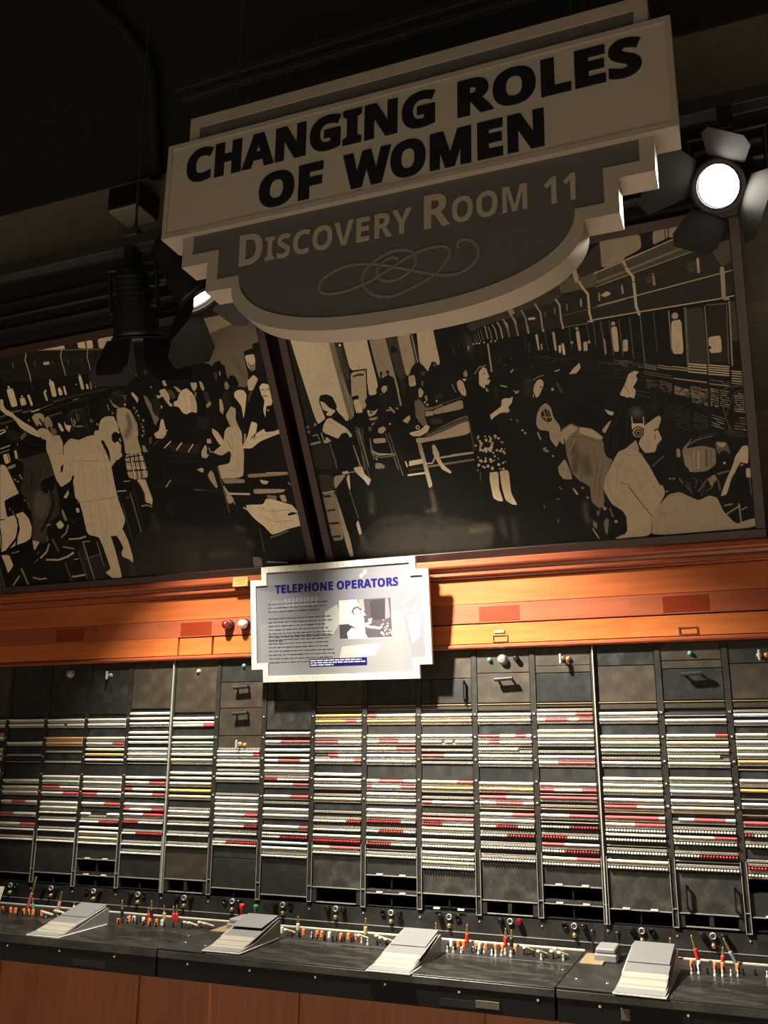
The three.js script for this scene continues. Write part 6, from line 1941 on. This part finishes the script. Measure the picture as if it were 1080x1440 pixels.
// ------------------------------------------------------------------ black fascia, lighting bar and ceiling runs
{
  const t = thing('fascia', 'long ridged black fascia running above the leaning photographs', 'fascia', [0, 0, 0]);
  mesh('board', box(-1.5, 5.4, 3.19, 3.5, 0.6, 0.64), M.rubber, t);
  for (const [y, r] of [[3.47, 0.016], [3.36, 0.02], [3.3, 0.014], [3.24, 0.018]]) mesh('ridge', run([[0.635, y - r], [0.655, y - r * 0.6], [0.662, y], [0.655, y + r * 0.6], [0.635, y + r]], -1.5, 5.4), M.lampBlack, t);
  const b = thing('lighting_bar', 'black steel lighting bar that carries the stage lights', 'bar', [0, 0, 0]);
  mesh('bar', rbox(-1.5, 5.4, 3.305, 3.352, 0.878, 0.922, 0.004), M.pipe, b);
  for (const x of [1.43, 4.3]) { mesh('hanger_rod', rod([x, 3.35, 0.9], [x - 0.04, 5.6, 0.9], 0.005, 6), M.pipe, b); mesh('hanger_clamp', rbox(x - 0.03, x + 0.03, 3.345, 3.375, 0.87, 0.93, 0.004), M.pipe, b); }
  const e = thing('wall_box', 'small dark box with a pale underside high on the wall beside the hanging sign', 'light fitting', [0.97, 3.88, 0.28]);
  mesh('housing', rbox(-0.085, 0.085, 0, 0.11, 0, 0.15, 0.006), M.lampBlack, e); mesh('diffuser', rbox(-0.078, 0.078, -0.012, 0.001, 0.006, 0.144, 0.003), M.paperB, e);
  const p = thing('strut_channel', 'pair of dark parallel steel channels under the ceiling behind the sign', 'pipe', [0, 0, 0]);
  mesh('channel', rbox(1.34, 5, 4.228, 4.262, 0.585, 0.615, 0.003), M.pipe, p); mesh('channel', rbox(1.38, 5, 4.172, 4.198, 0.585, 0.615, 0.003), M.pipe, p); for (const x of [2.0, 4.4]) mesh('hanger_rod', rod([x, 4.26, 0.6], [x, 5.6, 0.6], 0.006), M.pipe, p);
  tag(mesh('ceiling_pipe', rod([1.425, 5.2, -0.5], [1.42, 5.2, 3.0], 0.035, 12), M.pipe, scene), 'thick dark pipe crossing the ceiling above the steel channels', 'pipe');
  const cv = new THREE.CatmullRomCurve3([[0.45, 5.37, 0.34], [0.597, 5.204, 0.34], [0.767, 5.008, 0.34], [0.887, 4.843, 0.34], [0.973, 4.701, 0.34], [1.015, 4.529, 0.34], [1.05, 4.2, 0.34], [1.057, 4.07, 0.33]].map((q) => new THREE.Vector3(...q)));
  tag(mesh('conduit', flat(new THREE.TubeGeometry(cv, 40, 0.028, 10)), M.pipe, scene), 'bent dark conduit curving down from the ceiling above the wall box', 'conduit');
}

// ------------------------------------------------------------------ stage lights
const lensGlow = (g) => std({ color: lin(0.1, 0.1, 0.1), emissive: lin(...WARM), emissiveIntensity: g, roughness: 0.2 });
function doorGeo(len, w0, w1) { const s = new THREE.Shape([[-w0, 0], [w0, 0], [w1, len * 0.72], [w1 * 0.72, len], [-w1 * 0.72, len], [-w1, len * 0.72]].map((p) => new THREE.Vector2(...p))); const g = new THREE.ExtrudeGeometry(s, { depth: 0.0015, bevelEnabled: false }); g.rotateX(Math.PI / 2); return flat(g); } // lies in xz, hinge at z = 0
LAMPS.forEach((L, i) => {
  const t = thing('stage_light', L.label, 'stage light', [L.at[0], 3.305, 0.9], 'stage lights on the lighting bar');
  const at = new THREE.Vector3(...L.at), dir = new THREE.Vector3(...L.aim).sub(at).normalize(), rel = at.clone().sub(t.position);
  // barrel: lens at z = 0 facing +z
  const barrel = lathe([[0.0001, -0.25], [0.035, -0.25], [0.052, -0.235], [0.058, -0.2], [0.06, -0.12], [0.078, -0.1], [0.082, -0.02], [0.086, -0.018], [0.086, 0.004], [0.074, 0.004], [0.072, -0.012]], 24); barrel.rotateX(Math.PI / 2);
  const fins = []; for (let k = 0; k < 5; k++) { const f = cyl(0.068, 0.068, 0.004, 20); f.rotateX(Math.PI / 2); f.translate(0, 0, -0.13 - k * 0.02); fins.push(f); }
  const head = mesh('lamp_head', [barrel, ...fins], M.lampBlack, t, rel.toArray());
  head.quaternion.setFromRotationMatrix(new THREE.Matrix4().lookAt(dir, new THREE.Vector3(), new THREE.Vector3(0, 1, 0))); 
  { // turned on its axis so that the gap between two doors faces the visitor
    const v = camera.position.clone().sub(at).applyQuaternion(head.quaternion.clone().invert()); head.rotateZ(Math.atan2(v.y, v.x) + Math.PI / 4 + L.turn); if (L.size) head.scale.setScalar(L.size); }
  const lens = lathe([[0.07, 0], [0.05, 0.006], [0.025, 0.01], [0.0001, 0.011]], 24); lens.rotateX(Math.PI / 2); mesh('lens', lens, lensGlow(L.glow), head, [0, 0, -0.012]);
  const ring = lathe([[0.071, -0.004], [0.092, -0.004], [0.092, 0.006], [0.071, 0.006], [0.071, -0.004]], 24); ring.rotateX(Math.PI / 2); mesh('lens_ring', ring, M.lampBlack, head, [0, 0, 0.006]);
  for (let k = 0; k < 4; k++) { const d = mesh('barn_door', doorGeo(k % 2 ? 0.14 : 0.17, 0.062, k % 2 ? 0.08 : 0.12), M.doorBlack, head); d.rotation.order = 'ZYX'; d.rotation.z = k * Math.PI / 2; d.position.set(-Math.sin(k * Math.PI / 2) * 0.09, Math.cos(k * Math.PI / 2) * 0.09, 0.012); d.rotation.x = -[0.72, 0.85, 0.68, 0.8][k] * (L.flare || 1); }
  // yoke and clamp up to the bar
  const up = rel.clone().addScaledVector(dir, -0.1), top = 0;
  mesh('yoke', [rod([up.x - 0.1, up.y, up.z], [up.x - 0.1, -0.07, 0], 0.008), rod([up.x + 0.1, up.y, up.z], [up.x + 0.1, -0.07, 0], 0.008), rod([up.x - 0.105, -0.07, 0], [up.x + 0.105, -0.07, 0], 0.009), rod([up.x - 0.1, up.y, up.z], [up.x + 0.1, up.y, up.z], 0.012)], M.lampBlack, t);
  mesh('clamp', [rbox(up.x - 0.02, up.x + 0.02, -0.075, -0.001, -0.03, 0.03, 0.004)], M.lampBlack, t);
  const s = new THREE.SpotLight(lin(...WARM), L.cd, 0, THREE.MathUtils.degToRad(L.cone), L.soft, 2); s.position.copy(at).addScaledVector(dir, 0.02); s.target.position.copy(at).addScaledVector(dir, 2); s.castShadow = true; s.shadow.mapSize.set(2048, 2048); s.shadow.radius = 2.5; s.shadow.bias = -0.0005; scene.add(s); scene.add(s.target);
});
// added fill lights out of view, modelled as ceiling cans
FILL_LIGHTS.forEach(([x, y, z, cd]) => {
  const t = thing('added_fill_light', 'added unseen fill light in a round can behind the visitor', 'fill light', [x, y, z], 'added fill lights behind the visitor');
  const can = lathe([[0.0001, 0.3], [0.09, 0.3], [0.1, 0.28], [0.1, 0], [0.085, 0], [0.08, 0.03]], 20); mesh('can', can, M.lampBlack, t);
  const g = lathe([[0.08, 0.03], [0.0001, 0.028]], 20); mesh('lens', g, lensGlow(3), t);
  const s = new THREE.SpotLight(lin(1.0, 0.91, 0.79), cd, 0, THREE.MathUtils.degToRad(40), 0.8, 2); s.position.set(x, y - 0.02, z); s.target.position.set(x, 0, z - 0.6); s.castShadow = true; s.shadow.radius = 4; scene.add(s); scene.add(s.target);
});
renderer.render(scene, camera);
